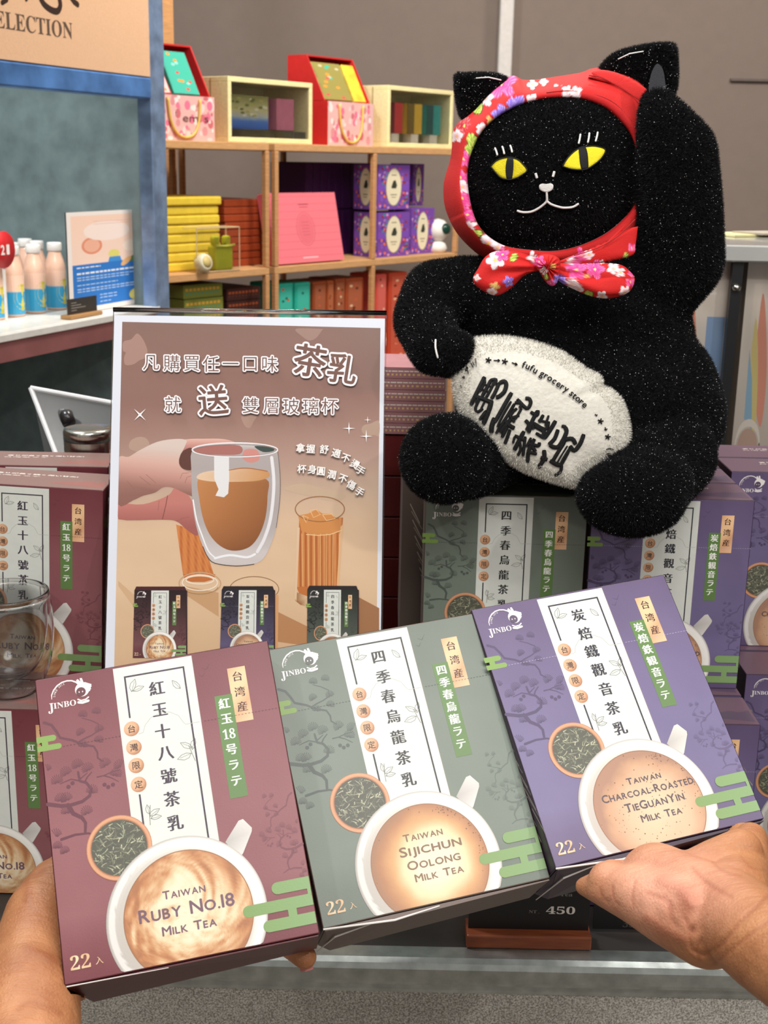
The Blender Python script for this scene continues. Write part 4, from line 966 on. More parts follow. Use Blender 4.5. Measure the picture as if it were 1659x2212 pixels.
coin, VC, FC = dome('coin', COIN, kx, ky, lambda x, y, t: coin_d(x, y) if t < .999 else CD - .112, lambda x, y, t: CD - .112 + .020 * math.sqrt(max(0, 1 - t * t)), cat, CL, cream)
# embroidery
blk = mat('black_embroidery', (14, 14, 15), .6, bump=.8, scale=1500, var=.4)
cm = lambda x, y: (960 + x / 3.95, 720 + y / 3.95)
def coin_stroke(pts, w, wh=.6):
    pts = smooth_line([cm(*p) for p in pts], 4); k = len(pts); V = []; Ff = []
    for i, p in enumerate(pts):
        a = np.array(pts[min(i + 1, k - 1)]) - np.array(pts[max(i - 1, 0)]); a /= np.hypot(*a) + 1e-9; nn = np.array((-a[1], a[0])); ww = w / 3.95 / 2 * (.72 if i in (0, k - 1) else 1)
        for s_, h in ((-1, -.0008), (-.8, .0012), (0, .0020), (.8, .0012), (1, -.0008)):
            q = np.array(p) + nn * ww * s_ * (1 if abs(s_) != 1 else 1); d = coin_d(*q); V.append(P(q[0], q[1], d - h) - CL)
    for i in range(k - 1):
        for j in range(4): Ff.append((i * 5 + j, i * 5 + j + 1, i * 5 + 6 + j, i * 5 + 5 + j))
    Ff.append(tuple(range(5))); Ff.append(tuple(range((k - 1) * 5, k * 5))[::-1]); return V, Ff
chars = [
 [([(345, 370), (310, 440), (270, 520), (225, 615)], 34), ([(330, 375), (345, 420), (300, 500)], 22), ([(400, 395), (360, 470), (320, 540)], 30), ([(430, 400), (400, 470), (350, 560)], 24), ([(390, 400), (440, 395), (430, 440)], 26), ([(470, 420), (430, 510), (400, 560)], 30),
  ([(470, 425), (510, 410), (528, 440), (510, 500), (465, 540), (440, 545)], 34), ([(250, 535), (330, 560), (400, 590)], 34), ([(300, 560), (265, 640), (285, 670), (330, 640)], 24), ([(345, 580), (310, 650)], 18), ([(290, 545), (270, 600)], 22), ([(400, 570), (385, 640), (330, 780)], 40), ([(360, 660), (300, 740)], 30), ([(300, 470), (380, 500)], 18), ([(330, 430), (400, 455)], 14)],
 [([(575, 505), (520, 600), (430, 760)], 34), ([(570, 580), (500, 700), (450, 800)], 20), ([(600, 600), (540, 700), (440, 855)], 26), ([(430, 720), (405, 790), (400, 850)], 40), ([(600, 590), (660, 600), (640, 640)], 26), ([(620, 560), (700, 640), (735, 600), (725, 560), (690, 555)], 30), ([(600, 650), (560, 720), (640, 700)], 24), ([(660, 640), (600, 740)], 22), ([(620, 640), (560, 700), (600, 760)], 24), ([(510, 740), (560, 790), (600, 810)], 34), ([(570, 730), (510, 800), (475, 850)], 34), ([(540, 790), (490, 890)], 30), ([(560, 820), (540, 880), (515, 945)], 28)],
 [([(735, 670), (790, 700), (800, 655)], 28), ([(795, 660), (740, 770), (720, 850)], 32), ([(690, 740), (720, 780), (700, 830)], 30), ([(750, 760), (860, 820), (890, 750)], 30), ([(845, 695), (810, 760)], 28), ([(800, 740), (880, 760)], 20), ([(770, 790), (850, 840), (830, 890)], 34), ([(950, 745), (900, 830), (850, 900)], 34), ([(780, 850), (850, 895)], 26), ([(740, 750), (760, 820)], 30), ([(890, 700), (860, 790)], 20),
  ([(600, 870), (690, 920)], 26), ([(680, 835), (630, 930), (595, 1000)], 34), ([(640, 920), (650, 990), (625, 1045)], 24), ([(600, 880), (585, 940)], 20), ([(690, 880), (680, 960), (670, 1050)], 26), ([(740, 890), (700, 970)], 22), ([(720, 940), (800, 960), (810, 930)], 28), ([(770, 900), (720, 1000), (710, 1105)], 32), ([(700, 1010), (790, 1030)], 28), ([(740, 960), (780, 1010)], 30)],
 [([(970, 820), (940, 900), (890, 950)], 32), ([(1030, 800), (1040, 850), (980, 960), (930, 970), (900, 950)], 34), ([(1000, 790), (1040, 800)], 26), ([(1190, 860), (1160, 940), (1110, 1000), (1070, 960)], 34), ([(1020, 910), (1090, 900), (1120, 950)], 34), ([(1030, 920), (960, 1030), (920, 1100)], 30), ([(1050, 960), (1000, 1040), (960, 1110)], 14), ([(1070, 980), (1020, 1060), (990, 1120)], 20), ([(1090, 960), (1040, 1060), (1000, 1130)], 14), ([(900, 1085), (960, 1120), (1010, 1125)], 36), ([(1000, 1120), (990, 1180), (940, 1215)], 26), ([(850, 995), (850, 1070), (800, 1150)], 34), ([(820, 1060), (880, 1080)], 34), ([(830, 1085), (815, 1140)], 24)]]
for ci, st in enumerate(chars):
    V, Fc2 = join_parts([coin_stroke(p, w * 1.22) for p, w in st]); mesh('embroidered_character', V, Fc2, blk, coin, smooth=True)
def star(cx, cy, r): return [([(cx + r * math.cos(a), cy + r * math.sin(a)), (cx, cy), (cx + r * math.cos(a) * .3, cy + r * math.sin(a) * .3)], 12) for a in [-math.pi / 2 + .2 + k * 2 * math.pi / 5 for k in range(5)]]
st = star(375, 228, 26) + star(515, 240, 27) + star(1333, 750, 26) + star(1395, 883, 25)
st += [([(420, 230), (445, 230), (470, 232)], 8), ([(455, 220), (472, 232), (455, 243)], 8), ([(575, 248), (600, 258), (620, 265)], 8), ([(605, 250), (622, 266), (602, 272)], 8), ([(1285, 688), (1300, 702)], 8), ([(1305, 690), (1300, 708)], 7), ([(1372, 800), (1382, 830)], 8), ([(1365, 822), (1392, 815)], 8),
       ([(262, 215), (270, 250), (272, 285)], 5), ([(225, 250), (240, 280), (245, 290)], 7), ([(240, 240), (255, 272)], 7), ([(190, 285), (178, 320), (200, 300), (190, 285), (205, 345)], 8), ([(150, 370), (170, 385), (165, 360)], 8), ([(140, 440), (142, 465)], 6), ([(1380, 990), (1410, 982), (1445, 992)], 7), ([(1380, 1032), (1400, 1024), (1425, 1030)], 7), ([(1385, 1045), (1420, 1040)], 7), ([(1355, 1105), (1360, 1080), (1385, 1095), (1400, 1075), (1412, 1090)], 8)]
V, Fc2 = join_parts([coin_stroke(p, w) for p, w in st]); mesh('embroidered_border', V, Fc2, blk, coin)
path = [(655, 268), (720, 290), (790, 328), (860, 362), (940, 412), (1000, 455), (1060, 492), (1100, 530), (1160, 578), (1210, 628), (1260, 680)]
pl = smooth_line(path, 10); L = np.concatenate([[0], np.cumsum([math.hypot(b[0] - a[0], b[1] - a[1]) for a, b in zip(pl, pl[1:])])])
V = []; Fc2 = []; s_ = 8
for ch in 'fufu grocery store':
    if ch == ' ': s_ += 18; continue
    adv = {'f': 28, 'r': 33, 't': 30, 's': 36}.get(ch, 45); s_ += adv / 2
    x = float(np.interp(s_, L, [p[0] for p in pl])); y = float(np.interp(s_, L, [p[1] for p in pl])); x2 = float(np.interp(s_ + 5, L, [p[0] for p in pl])); y2 = float(np.interp(s_ + 5, L, [p[1] for p in pl])); a = math.atan2(y2 - y, x2 - x)
    g, f = glyph(ch); sz = 80
    lo, hi = g.min(0), g.max(0)
    for dx in ((0, 0), (.025, 0), (-.025, 0), (0, .025), (0, -.025)):
        q = (g - np.array([(lo[0] + hi[0]) / 2, .25]) + np.array(dx)) * np.array([sz, -sz]); o_ = len(V)
        for p in q:
            X, Y = cm(x + p[0] * math.cos(a) - p[1] * math.sin(a), y + p[0] * math.sin(a) + p[1] * math.cos(a)); V.append(P(X, Y, coin_d(X, Y) - .0017 - abs(dx[0]) * .008 - abs(dx[1]) * .011 - (dx[0] + dx[1]) * .002) - CL)
        Fc2 += [tuple(int(i) + o_ for i in t_) for t_ in f]
    s_ += adv / 2
mesh('embroidered_lettering', V, Fc2, blk, coin)
fur_mesh('coin_fur', VC, FC, 26000, .0030, .00045, coin, CL, glit=0, seed=5, base=(.66, .64, .58), tip=(.76, .74, .68), m=fur_m, droop=.2,
         keep=lambda p: (lambda xy: np.array([not (lambda m_: False)(0)] * len(p)))(project(p)) & (lambda x, y: (np.hypot((x - kx), (y - ky)) / cr(np.arctan2(y - ky, x - kx)) > .80))(*project(p)))

# ------------------------------------------------------------------ head scarf
FLW = [(1085, 185, 34, 'p'), (1050, 215, 20, 'w'), (1035, 235, 16, 'g'), (1005, 275, 22, 'r'), (990, 295, 15, 'w'), (1150, 186, 12, 'w'), (1175, 180, 10, 'w'), (1205, 200, 16, 'w'), (1225, 200, 13, 'w'), (1245, 200, 12, 'w'),
       (1115, 232, 30, 'v'), (1085, 250, 24, 'v'), (1150, 218, 16, 'w'), (1060, 262, 12, 'y'), (1040, 280, 14, 'w'), (1020, 305, 18, 'g'), (1014, 325, 14, 'g'), (1003, 345, 22, 'p'), (997, 385, 20, 'p'), (1000, 430, 22, 'p'), (985, 365, 7, 'w'), (988, 392, 7, 'w'),
       (1010, 465, 20, 'p'), (1016, 490, 14, 'w'), (1030, 505, 12, 'g'), (1055, 525, 20, 'w'), (1075, 535, 16, 'w'), (1000, 405, 16, 'w'),
       (1070, 562, 22, 'w'), (1085, 550, 16, 'p'), (1110, 556, 11, 'g'), (1098, 608, 13, 'v'), (1068, 620, 13, 'y'), (1062, 632, 15, 'w'), (1030, 600, 10, 'w'), (1150, 556, 14, 'w'), (1165, 565, 18, 'p'), (1180, 598, 9, 'g'), (1175, 585, 12, 'w'), (1195, 575, 10, 'y'), (1190, 612, 12, 'p'),
       (1255, 552, 20, 'p'), (1272, 550, 15, 'w'), (1235, 565, 14, 'w'), (1352, 552, 9, 'g'), (1365, 535, 12, 'p'), (1300, 566, 7, 'w'), (1245, 583, 30, 'p'), (1285, 582, 28, 'p'), (1325, 580, 18, 'w'), (1340, 588, 14, 'w'), (1268, 596, 8, 'y'), (1215, 607, 14, 'v'), (1235, 614, 18, 'w'), (1250, 625, 14, 'w'), (1272, 635, 13, 'g'), (1300, 640, 16, 'w'), (1350, 630, 16, 'w'), (1362, 610, 14, 'p'), (1364, 590, 10, 'p'), (1205, 602, 14, 'v')]
FLW = [(x, y, R * (.82 if i > 32 else 1), k) for i, (x, y, R, k) in enumerate(FLW)]
PAL = {'p': ((236, 60, 140), (250, 190, 214)), 'w': ((250, 232, 232), (240, 150, 170)), 'v': ((128, 96, 210), (228, 220, 246)), 'g': ((128, 172, 50), (228, 222, 120)), 'y': ((240, 200, 120), (200, 90, 50)), 'r': ((190, 30, 40), (250, 230, 220))}
def cloth_col(x, y, red=(204, 36, 34), hem=None):
    n = 6 * fbm(x, y, .03, 2); c = tuple(v + n for v in red)
    for fi_, (fx, fy, R, k) in enumerate(FLW):
        if hem is not None and 10 <= fi_ <= 32 and hem > .26 + .05 * math.sin(x * .2): continue
        if hem is not None and 8 > fi_ and hem < .45 and fy > 190: continue
        dx, dy = x - fx, y - fy; r = math.hypot(dx, dy)
        if r > R * 1.05: continue
        a = math.atan2(dy, dx); m5 = 2 if k == 'g' else 5 if R > 12 else 4
        edge = R * (.55 + .45 * abs(math.cos(a * m5 / 2 + fx)))
        if r < edge:
            p, q = PAL[k]; t = r / edge; st = .5 + .5 * math.sin(a * 26 + fx)
            if k == 'w': c = lerp(q, p, min(1, t * 1.6)); c = lerp(c, (240, 190, 90), 1) if t < .18 else c
            elif k == 'g': c = lerp(p, q, .5 + .5 * math.sin(a * 12)); c = (60, 70, 30) if t > .86 else c
            else: c = lerp(p, q, t * .75 * st); c = (250, 226, 120) if t < .14 else c
            if t > .93 and k != 'g': c = lerp(c, (120, 40, 60), .5)
    return c
cloth = print_mat('printed_cotton', .75, 0, .25, .35)
inn = [(870, 215), (1060, 222), (1250, 290), (1380, 400), (1470, 520), (1515, 700), (1530, 880), (1490, 1060), (1400, 1180), (1250, 1300), (1050, 1390), (850, 1430), (650, 1420), (470, 1390), (330, 1310), (240, 1200), (190, 1050), (165, 880), (170, 750), (195, 650), (270, 490), (390, 370), (550, 280), (720, 230)]
out = [(840, 75), (1060, 40), (1180, 2), (1400, 25), (1560, 120), (1590, 260), (1600, 500), (1640, 700), (1625, 900), (1600, 1150), (1545, 1310), (1420, 1440), (1200, 1520), (900, 1560), (600, 1560), (340, 1470), (200, 1370), (90, 1240), (20, 1080), (5, 950), (15, 850), (60, 700), (75, 560), (82, 480), (130, 410), (240, 310), (350, 190), (470, 95), (540, 62), (600, 92), (700, 95)]
inn = smooth_poly([cf(*p) for p in inn], 3); out = smooth_poly([cf(*p) for p in out], 3); hx, hy = cf(840, 830)
fi, fo = ringpoly(inn, hx, hy), ringpoly(out, hx, hy); NA = 420
sec = [(-.02, .040), (.0, .052), (.06, .0565), (.2, .056), (.35, .053), (.5, .047), (.65, .039), (.8, .028), (.92, .014), (1., -.002), (.99, -.022), (.93, -.045), (.75, -.068), (.4, -.088), (-.2, -.098), (-.9, -.102)]
sec = smooth_line(sec, 3)
Vv = []; C = []
for t, w in sec:
    for j in range(NA):
        a = -math.pi + 2 * math.pi * j / NA; ri, ro = float(fi(a)), float(fo(a)); r = ri + (ro - ri) * t if t > -.1 else ri * (1 + t * .9) 
        fold = .0022 * math.sin(a * 9 + 2 * t) * min(1, max(0, t)) * (1 if w > -.03 else .3)
        x, y = hx + r * math.cos(a), hy + r * math.sin(a)
        base = .0 - .010 * math.cos(a) * 0
        Vv.append(P(x, y, CD - w - fold - (.012 if math.sin(a) > .4 else .0) * math.sin(a) * max(0, 1 - abs(w) * 12))); C.append((x, y, t))
k = len(sec); Ff = [(i * NA + j, i * NA + (j + 1) % NA, (i + 1) * NA + (j + 1) % NA, (i + 1) * NA + j) for i in range(k - 1) for j in range(NA)]
cols = []
for x, y, t in C:
    cc_ = cloth_col(x, y, (206, 42, 40) if t > .12 else (190, 30, 32), hem=t)
    if t < .0: cc_ = lerp(cc_, (206, 190, 186), .5) if y > 470 else cc_
    cols.append(lin(cc_))
scarf = mesh('head_scarf', np.array([tuple(v) for v in Vv]) - np.array(CL), Ff, cloth, cat, smooth=True, cols=cols)
sm_ = scarf.modifiers.new('thick', 'SOLIDIFY'); sm_.thickness = .0016; sm_.offset = 1
# hem seams
def seam(pxs, d, r=.0005, c=mat('seam_thread', (150, 24, 26), .7)):
    V, Fc = tube_mesh([P(x, y, d) - CL for x, y in smooth_line(pxs, 4)], r, 6); mesh('seam', V, Fc, c, scarf)
# bow: two loops, tails and knot
cb = lambda x, y: (980 + x / 3.77, 500 + y / 3.77)
def pillow(name, pts, cx, cy, d, T, fold=0., n=110):
    poly = smooth_poly([cb(*p) for p in pts], 3); cx, cy = cb(cx, cy); kx_, ky_ = cb(760, 290)
    f = ringpoly(poly, cx, cy)
    def front(x, y, t):
        a = math.atan2(y - ky_, x - kx_); rr_ = math.hypot(x - kx_, y - ky_)
        return d - T * math.sqrt(max(0, 1 - t ** 2.2)) - fold * math.sin(a * 16 + .8) * (1 - t ** 4) * max(0, 1 - rr_ / 200)
    o, Va, _ = dome(name, poly, cx, cy, front, lambda x, y, t: d + T * .5 * math.sqrt(max(0, 1 - t * t)), scarf, CL, cloth, n=n, rings=24, cols=cloth_col)
    return o
db = CD - .112
pillow('scarf_tail', [(850, 250), (960, 200), (1100, 150), (1250, 85), (1380, 10), (1500, -150), (1495, 0), (1482, 100), (1462, 190), (1300, 235), (1150, 262), (980, 275)], 1180, 165, db + .012, .006, .001)
pillow('bow_loop', [(690, 215), (640, 205), (560, 175), (460, 158), (330, 165), (250, 215), (200, 300), (160, 370), (170, 430), (250, 490), (330, 520), (390, 510), (480, 450), (560, 370), (640, 330), (700, 310)], 390, 320, db, .013, .0035)
pillow('bow_loop', [(830, 250), (900, 262), (1100, 262), (1250, 258), (1370, 275), (1440, 330), (1475, 380), (1460, 450), (1400, 510), (1250, 545), (1100, 520), (980, 470), (880, 420), (820, 360)], 1160, 395, db - .002, .012, .0030)
pillow('bow_loop_inner', [(850, 370), (960, 375), (1100, 380), (1230, 370), (1330, 365), (1400, 400), (1440, 450), (1390, 500), (1260, 520), (1140, 505), (1030, 470), (930, 430)], 1170, 440, db - .010, .006, .0018)
pillow('bow_knot', [(690, 195), (760, 185), (830, 200), (868, 240), (862, 330), (840, 420), (800, 445), (750, 410), (710, 345), (672, 290), (665, 235)], 765, 305, db - .012, .013, .0025)

patch_pts = smooth_poly([(1258, 168), (1288, 152), (1320, 154), (1352, 166), (1396, 192), (1400, 210), (1386, 222), (1350, 200), (1310, 178), (1280, 166)], 3)
f_ = ringpoly(patch_pts, 1335, 182)
dome('folded_hem', patch_pts, 1335, 182, lambda x, y, t: CD - .040 - .006 * math.sqrt(max(0, 1 - t * t)) + .00035 * (1335 - x) * -1 * .1, lambda x, y, t: CD - .034, scarf, CL, cloth, n=80, rings=8, cols=lambda x, y: (208, 44, 42))
seam([(1272, 163), (1300, 168), (1340, 190), (1384, 218)], CD - .0475)
seam([(1180, 200), (1230, 196), (1290, 206), (1330, 225), (1365, 262)], CD - .0575, .0004)
seam([(1240, 552), (1290, 536), (1335, 510), (1372, 474)], CD - .1085 , .0005)
# ------------------------------------------------------------------ frames for the furniture that stands obliquely
class Fr:
    def __init__(s, A, B):
        s.A = A.copy(); d = (B - A); d.z = 0; s.S = d.normalized(); s.N = Vector((-s.S.y, s.S.x, 0)); s.rz = math.atan2(s.S.y, s.S.x)
    def at(s, px, py, t=0.):
        p = on_plane(px, py, s.A + s.N * t, s.N); return (p - s.A).dot(s.S), p.z
    def w(s, a, t, z): return Vector((s.A.x, s.A.y, 0)) + s.S * a + s.N * t + Vector((0, 0, z))
    def root(s, name, label, cat, a, t, z, group=None): return root(name, label, cat, loc=tuple(s.w(a, t, z)), rz=s.rz, group=group)
wood = mat('pale_wood', (196, 146, 98), .5, scale=18, aniso=(1.5, 1.5, 14), var=.16, bump=.03)
wood_h = mat('pale_wood_board', (206, 158, 108), .5, scale=18, aniso=(2, 14, 14), var=.12, bump=.03)
G = Fr(P(350, 302, 2.9), P(980, 318, 3.79)); ZT1 = P(350, 302, 2.9).z; ZM = G.at(400, 592)[1]; ZB = ZM - (ZT1 - ZM)
s0 = G.at(300, 450)[0]; s1 = G.at(582, 450)[0]; s2 = G.at(594, 450)[0]; sm = G.at(806, 450)[0]; s3 = G.at(992, 450)[0]; DP = .34
def shelf_unit(label, a, b, mids):
    t = G.root('wooden_shelf', label, 'shelf', a, 0, 0)
    w = b - a; pw = .014
    for z, nm in ((ZT1, 'shelf_board'), (ZM, 'shelf_board'), (ZB, 'shelf_board')):
        box(nm, (0, 0, z - .018), (w, DP, z), wood_h, t, bev=.0015)
    for x in [0, w - pw] + [m - a for m in mids]:
        for y in (-.001, DP - pw): 
            for zz0, zz1 in ((0, ZB - .0185), (ZB + .0005, ZM - .0185), (ZM + .0005, ZT1 - .0185)): box('post', (x, y, zz0), (x + pw, y + pw, zz1), wood, t, bev=.0015)
    return t
shelf_unit('pale wooden shelf unit next to the steel rack holding yellow and brown boxes', s0, s1, [])
shelf_unit('wider pale wooden shelf unit behind the cat holding pink and purple boxes', s2, s3, [sm])
for px, a in ((430, s0), (668, s2)):
    pass
def fb(px0, px1, ytop, ybot, t, dep, zbase=None):
    ym = (ytop + ybot) / 2; a, _ = G.at(px0, ym, t); b, _ = G.at(px1, ym, t); z1 = G.at((px0 + px1) / 2, ytop, t)[1]; z0 = G.at((px0 + px1) / 2, ybot, t)[1] if zbase is None else zbase
    return a, b - a, z0, z1 - z0
def fprint(parent, fn, w, h, name='front_print', m=None, y=-.0004):
    A = Art(); fn(A); return A.obj(name, lambda x, yy, l: (x * w, y - l, (1 - yy) * h), m or MATTE, parent)
# open gift boxes with handles
def petals(base, spots, n=40, seed=1):
    def fn(A):
        rg = random.Random(seed); A.rect(0, 0, 1, 1, base); A.up()
        for i in range(n):
            x, y = rg.random() * .96 + .02, rg.random() * .94 + .03; r = .03 + .05 * rg.random(); A.disk(x, y, min(r * .6, x, 1 - x), min(r * 1.4, y, 1 - y), spots[i % len(spots)], n=10)
    return fn
def gift(label, px0, px1, yt, yb, lid_top, inner, red, tin=.04):
    a, w, z, h = fb(px0, px1, yt, yb, tin, .1, ZT1 + .0005); D = .14
    t = G.root('gift_box', label, 'gift box', a, tin, z, 'gift boxes')
    rm = mat('red_card_' + str(red), red, .45)
    bm = bmesh.new(); bx(bm, (0, 0, 0), (w, D, h), .001); bm_obj('box_body', bm, rm, t)
    fprint(t, petals((226, 180, 176), [(206, 110, 118), (240, 224, 220), (214, 146, 150), (232, 120, 150), (238, 206, 202)], 70, px0), w, h)
    lh = G.at((px0 + px1) / 2, lid_top, tin + D)[1] - z
    th = .004; bm = bmesh.new()
    V = [(0, .01, h + .001), (w, .01, h + .001), (0, D, h + .001), (w, D, h + .001), (0, D, lh), (w, D, lh), (0, D - .055, lh), (w, D - .055, lh)]
    prof = [(.012, h + .001), (D, h + .001), (D, lh), (D - .065, lh)]
    for x in (0, w - th):
        vs = [bm.verts.new((x, *p)) for p in prof] + [bm.verts.new((x + th, *p)) for p in prof]
        bm.faces.new(vs[:4]); bm.faces.new(vs[4:][::-1])
        for i in range(4): bm.faces.new((vs[i], vs[(i + 1) % 4], vs[4 + (i + 1) % 4], vs[4 + i]))
    bx(bm, (th, D - th, h + .001), (w - th, D, lh)); bx(bm, (th, D - .065, lh - th), (w - th, D - th, lh))
    bm_obj('open_lid', bm, rm, t)
    # inner packets leaning on the lid
    n0 = .02; ang = math.atan2(D - .065 - .02, lh - h - .012)
    for x0, x1, c, nm in inner:
        M = Matrix.Translation((0, .018, h + .004)) @ Matrix.Rotation(-ang, 4, 'X'); L = math.hypot(D - .1, lh - h) * .88
        box('packet', (w * x0, 0, 0), (w * x1, .010, L), mat(nm, c, .5, scale=40, var=.3), t, bev=.001, M=M)
        A = Art(); rg = random.Random(int(x0 * 100) + px0); 
        A.rect(0, 0, 1, 1, c); A.up()
        for i in range(14): A.disk(.1 + .8 * rg.random(), .06 + .88 * rg.random(), .08, .035, [(230, 150, 60), (60, 180, 150), (214, 90, 80), lerp(c, (255, 255, 255), .4)][i % 4], n=10)
        A.obj('packet_print', lambda x, y, l, M=M, x0=x0, x1=x1, L=L: M @ Vector((w * (x0 + (x1 - x0) * (.04 + .92 * x)), -.0004 - l, L * (1 - y) * .98 + .001)), MATTE, t) if x1 - x0 > .3 else None
    hd = smooth_line([(w * .22, -.004, h - .006), (w * .26, -.006, h * .45), (w * .36, -.007, h * .16), (w * .5, -.007, h * .07), (w * .64, -.007, h * .16), (w * .72, -.006, h * .45), (w * .74, -.004, h - .006)] if False else [(w * .22, h - .006), (w * .26, h * .45), (w * .36, h * .16), (w * .5, h * .07), (w * .64, h * .16), (w * .72, h * .45), (w * .74, h - .006)], 4)
    tube('rope_handle', [(x, -.0045, zz) for x, zz in hd], .0032, mat('gold_cord', (224, 186, 96), .5), t)
    return t
g1 = gift('open red lidded gift box with a teal packet inside, beside the steel post', 330, 463, 206, 298, 104, ((.06, .38, (246, 196, 192), 'pink_packet'), (.44, .86, (66, 178, 156), 'teal_packet')), (206, 48, 48))
A = Art(); A.text('emi', .62, .5, (120, 70, 66), w=.3, h=.16); A.text('s', .86, .52, (120, 70, 66), w=.07, h=.12)
w1 = fb(330, 463, 206, 298, .04, .1, ZT1)[1]; h1 = fb(330, 463, 206, 298, .04, .1, ZT1)[3]
A.obj('lettering', lambda x, y, l: (x * w1, -.0016 - l, (1 - y) * h1), MATTE, g1)
gift('open red gift box with an olive and a yellow packet, above the purple boxes', 708, 806, 221, 306, 134, ((.05, .66, (150, 140, 74), 'olive_packet'), (.70, .96, (240, 200, 60), 'yellow_packet')), (200, 42, 42))
# wooden crates with a clear front
cw = mat('cream_wood', (240, 228, 172), .55, scale=14, aniso=(2, 10, 10), var=.08); cin = mat('crate_inside', (196, 172, 116), .6)
def crate(label, px0, px1, yt, yb, D, fill):
    a, w, z, h = fb(px0, px1, yt, yb, .03, D, ZT1 + .0005); t = G.root('wooden_gift_crate', label, 'wooden box', a, .03, z, 'wooden crates on the top shelf'); b = .012
    bm = bmesh.new()
    for lo, hi in (((0, 0, 0), (w, D, b)), ((0, 0, h - b), (w, D, h)), ((0, 0, b), (b, D, h - b)), ((w - b, 0, b), (w, D, h - b)), ((b, D - b, b), (w - b, D, h - b))): bx(bm, lo, hi, .001)
    bm_obj('crate_body', bm, cw, t)
    for i in (.33, .66): box('side_slat_joint', (-.0006, D * i, .004), (0, D * i + .003, h - .004), mat('joint_dark', (150, 130, 80), .7), t)
    box('clear_front', (b, .004, b), (w - b, .0055, h - b), acr, t)
    fill(t, w, h, b, D); return t
def fill_a(t, w, h, b, D):
    box('blue_packet', (b + .004, .03, b + .02), (w * .56, .07, h * .74), mat('packet_blue', (90, 120, 160), .6), t)
    A = Art(); rg = random.Random(3); A.rect(0, 0, 1, 1, lambda x, y: ramp([(0, (150, 146, 84)), (.45, (206, 196, 140)), (.62, (186, 190, 186)), (.75, (76, 120, 190)), (1, (60, 96, 170))], y + .1 * fbm(x, y, 5, 2)), 24, 24); A.up()
    for i in range(26): A.disk(.06 + .88 * rg.random(), .08 + .55 * rg.random(), .05, .04, [(186, 176, 90), (120, 124, 60), (230, 222, 190)][i % 3], n=8)
    x0, x1, z0, z1 = b + .004, w * .56, b + .02, h * .74
    A.obj('packet_print', lambda x, y, l: (x0 + (x1 - x0) * x, .0295 - l, z0 + (z1 - z0) * (1 - y)), MATTE, t)
    box('pink_carton', (w * .63, .02, b + .02), (w * .84, .06, h * .72), mat('pink_carton', (206, 120, 140), .5), t, bev=.001)
    box('acrylic_riser', (b + .002, .012, b + .001), (w - b - .002, .09, b + .018), acr, t)
def fill_b(t, w, h, b, D):
    for i, c in enumerate(((206, 60, 56), (226, 180, 56), (44, 160, 150))):
        x = b + .012 + i * (w - 2 * b) * .32; ww = (w - 2 * b) * .24
        box('tube_carton', (x, .02, b + .026), (x + ww, .055, h * .74), mat('carton_c%d' % i, c, .5), t, bev=.001)
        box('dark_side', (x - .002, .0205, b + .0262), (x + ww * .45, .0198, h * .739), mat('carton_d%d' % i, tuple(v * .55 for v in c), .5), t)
        box('white_stand', (x + ww * .3, .022, b + .001), (x + ww * .8, .05, b + .0255), mat('white_stand', (235, 225, 205), .5), t)
crate('cream wooden crate with a clear front holding a blue and a pink packet', 493, 675, 172, 302, .17, fill_a)
crate('cream wooden crate with a clear front holding red, yellow and teal cartons', 838, 979, 190, 310, .16, fill_b)
# ---- middle shelf
def pile(name, label, cat, group, px0, px1, ytop, zb, n, t, D, c, jit=.004, bev=.002, roughness=.45, prints=None):
    a, w, z, h = fb(px0, px1, ytop, ytop + 20, t, D, zb + .0005); e = h / n; proto = None; rg = random.Random(px0)
    pm_ = mat(name + str(c), c, roughness)
    for i in range(n):
        lb = (label + (', topmost' if i == n - 1 else ', lowest' if i == 0 else ', layer %s from the bottom' % ('second', 'third', 'fourth', 'fifth', 'sixth', 'seventh', 'eighth')[i - 1])) 
        r = G.root(name, lb, cat, a + rg.uniform(-jit, jit), t + rg.uniform(0, jit * 1.5), z + e * i, group)
        if proto is None:
            proto = box('carton', (0, 0, 0), (w, D, e * .94), pm_, r, bev=min(bev, e * .3), seg=2)
            pp_ = prints(r, w, e * .94) if prints else None
        else:
            c_ = proto.copy(); link(c_, r)
            if prints and pp_: c2_ = pp_.copy(); link(c2_, r)
pile('yellow_box', 'flat yellow box in the pile on the left wooden shelf', 'box', 'flat yellow boxes', 318, 478, 424, ZM, 8, .05, .15, (232, 202, 66), bev=.004)
pile('orange_box', 'flat burnt orange box in the pile beside the yellow ones', 'box', 'flat orange boxes', 486, 574, 430, ZM, 9, .07, .18, (156, 66, 34), .002)
# small acrylic display with pouch and round jar
a, w, z, h = fb(425, 517, 492, 585, .0, .08, ZM + .0005)
t = G.root('acrylic_display_case', 'small clear acrylic case in front of the yellow boxes', 'display case', a, .0, z)
Vv, Ff = join_parts([tube_mesh(p, .0014, 6) for p in ([(0, 0, 0), (w, 0, 0)], [(w, 0, 0), (w, 0, h)], [(w, 0, h), (0, 0, h)], [(0, 0, h), (0, 0, 0)], [(0, .045, h), (w, .045, h)], [(w, 0, h), (w, .045, h)], [(w, .045, h), (w, .045, 0)])])
mesh('case_edges', Vv, Ff, mat('acrylic_edge', (214, 190, 150), .3), t); box('case_front', (0, -.0005, 0), (w, .0008, h), acr, t)
t = G.root('lime_pouch', 'lime green pouch tied shut inside the small acrylic case', 'pouch', a + w * .48, .006, z)
bm = bmesh.new(); bx(bm, (0, 0, 0), (w * .42, .03, h * .58), .006, seg=3)
for x in (.02, .28): bx(bm, (w * x, .006, h * .585), (w * (x + .13), .024, h * .80), .005, Matrix.Translation((0, 0, 0)), seg=2)
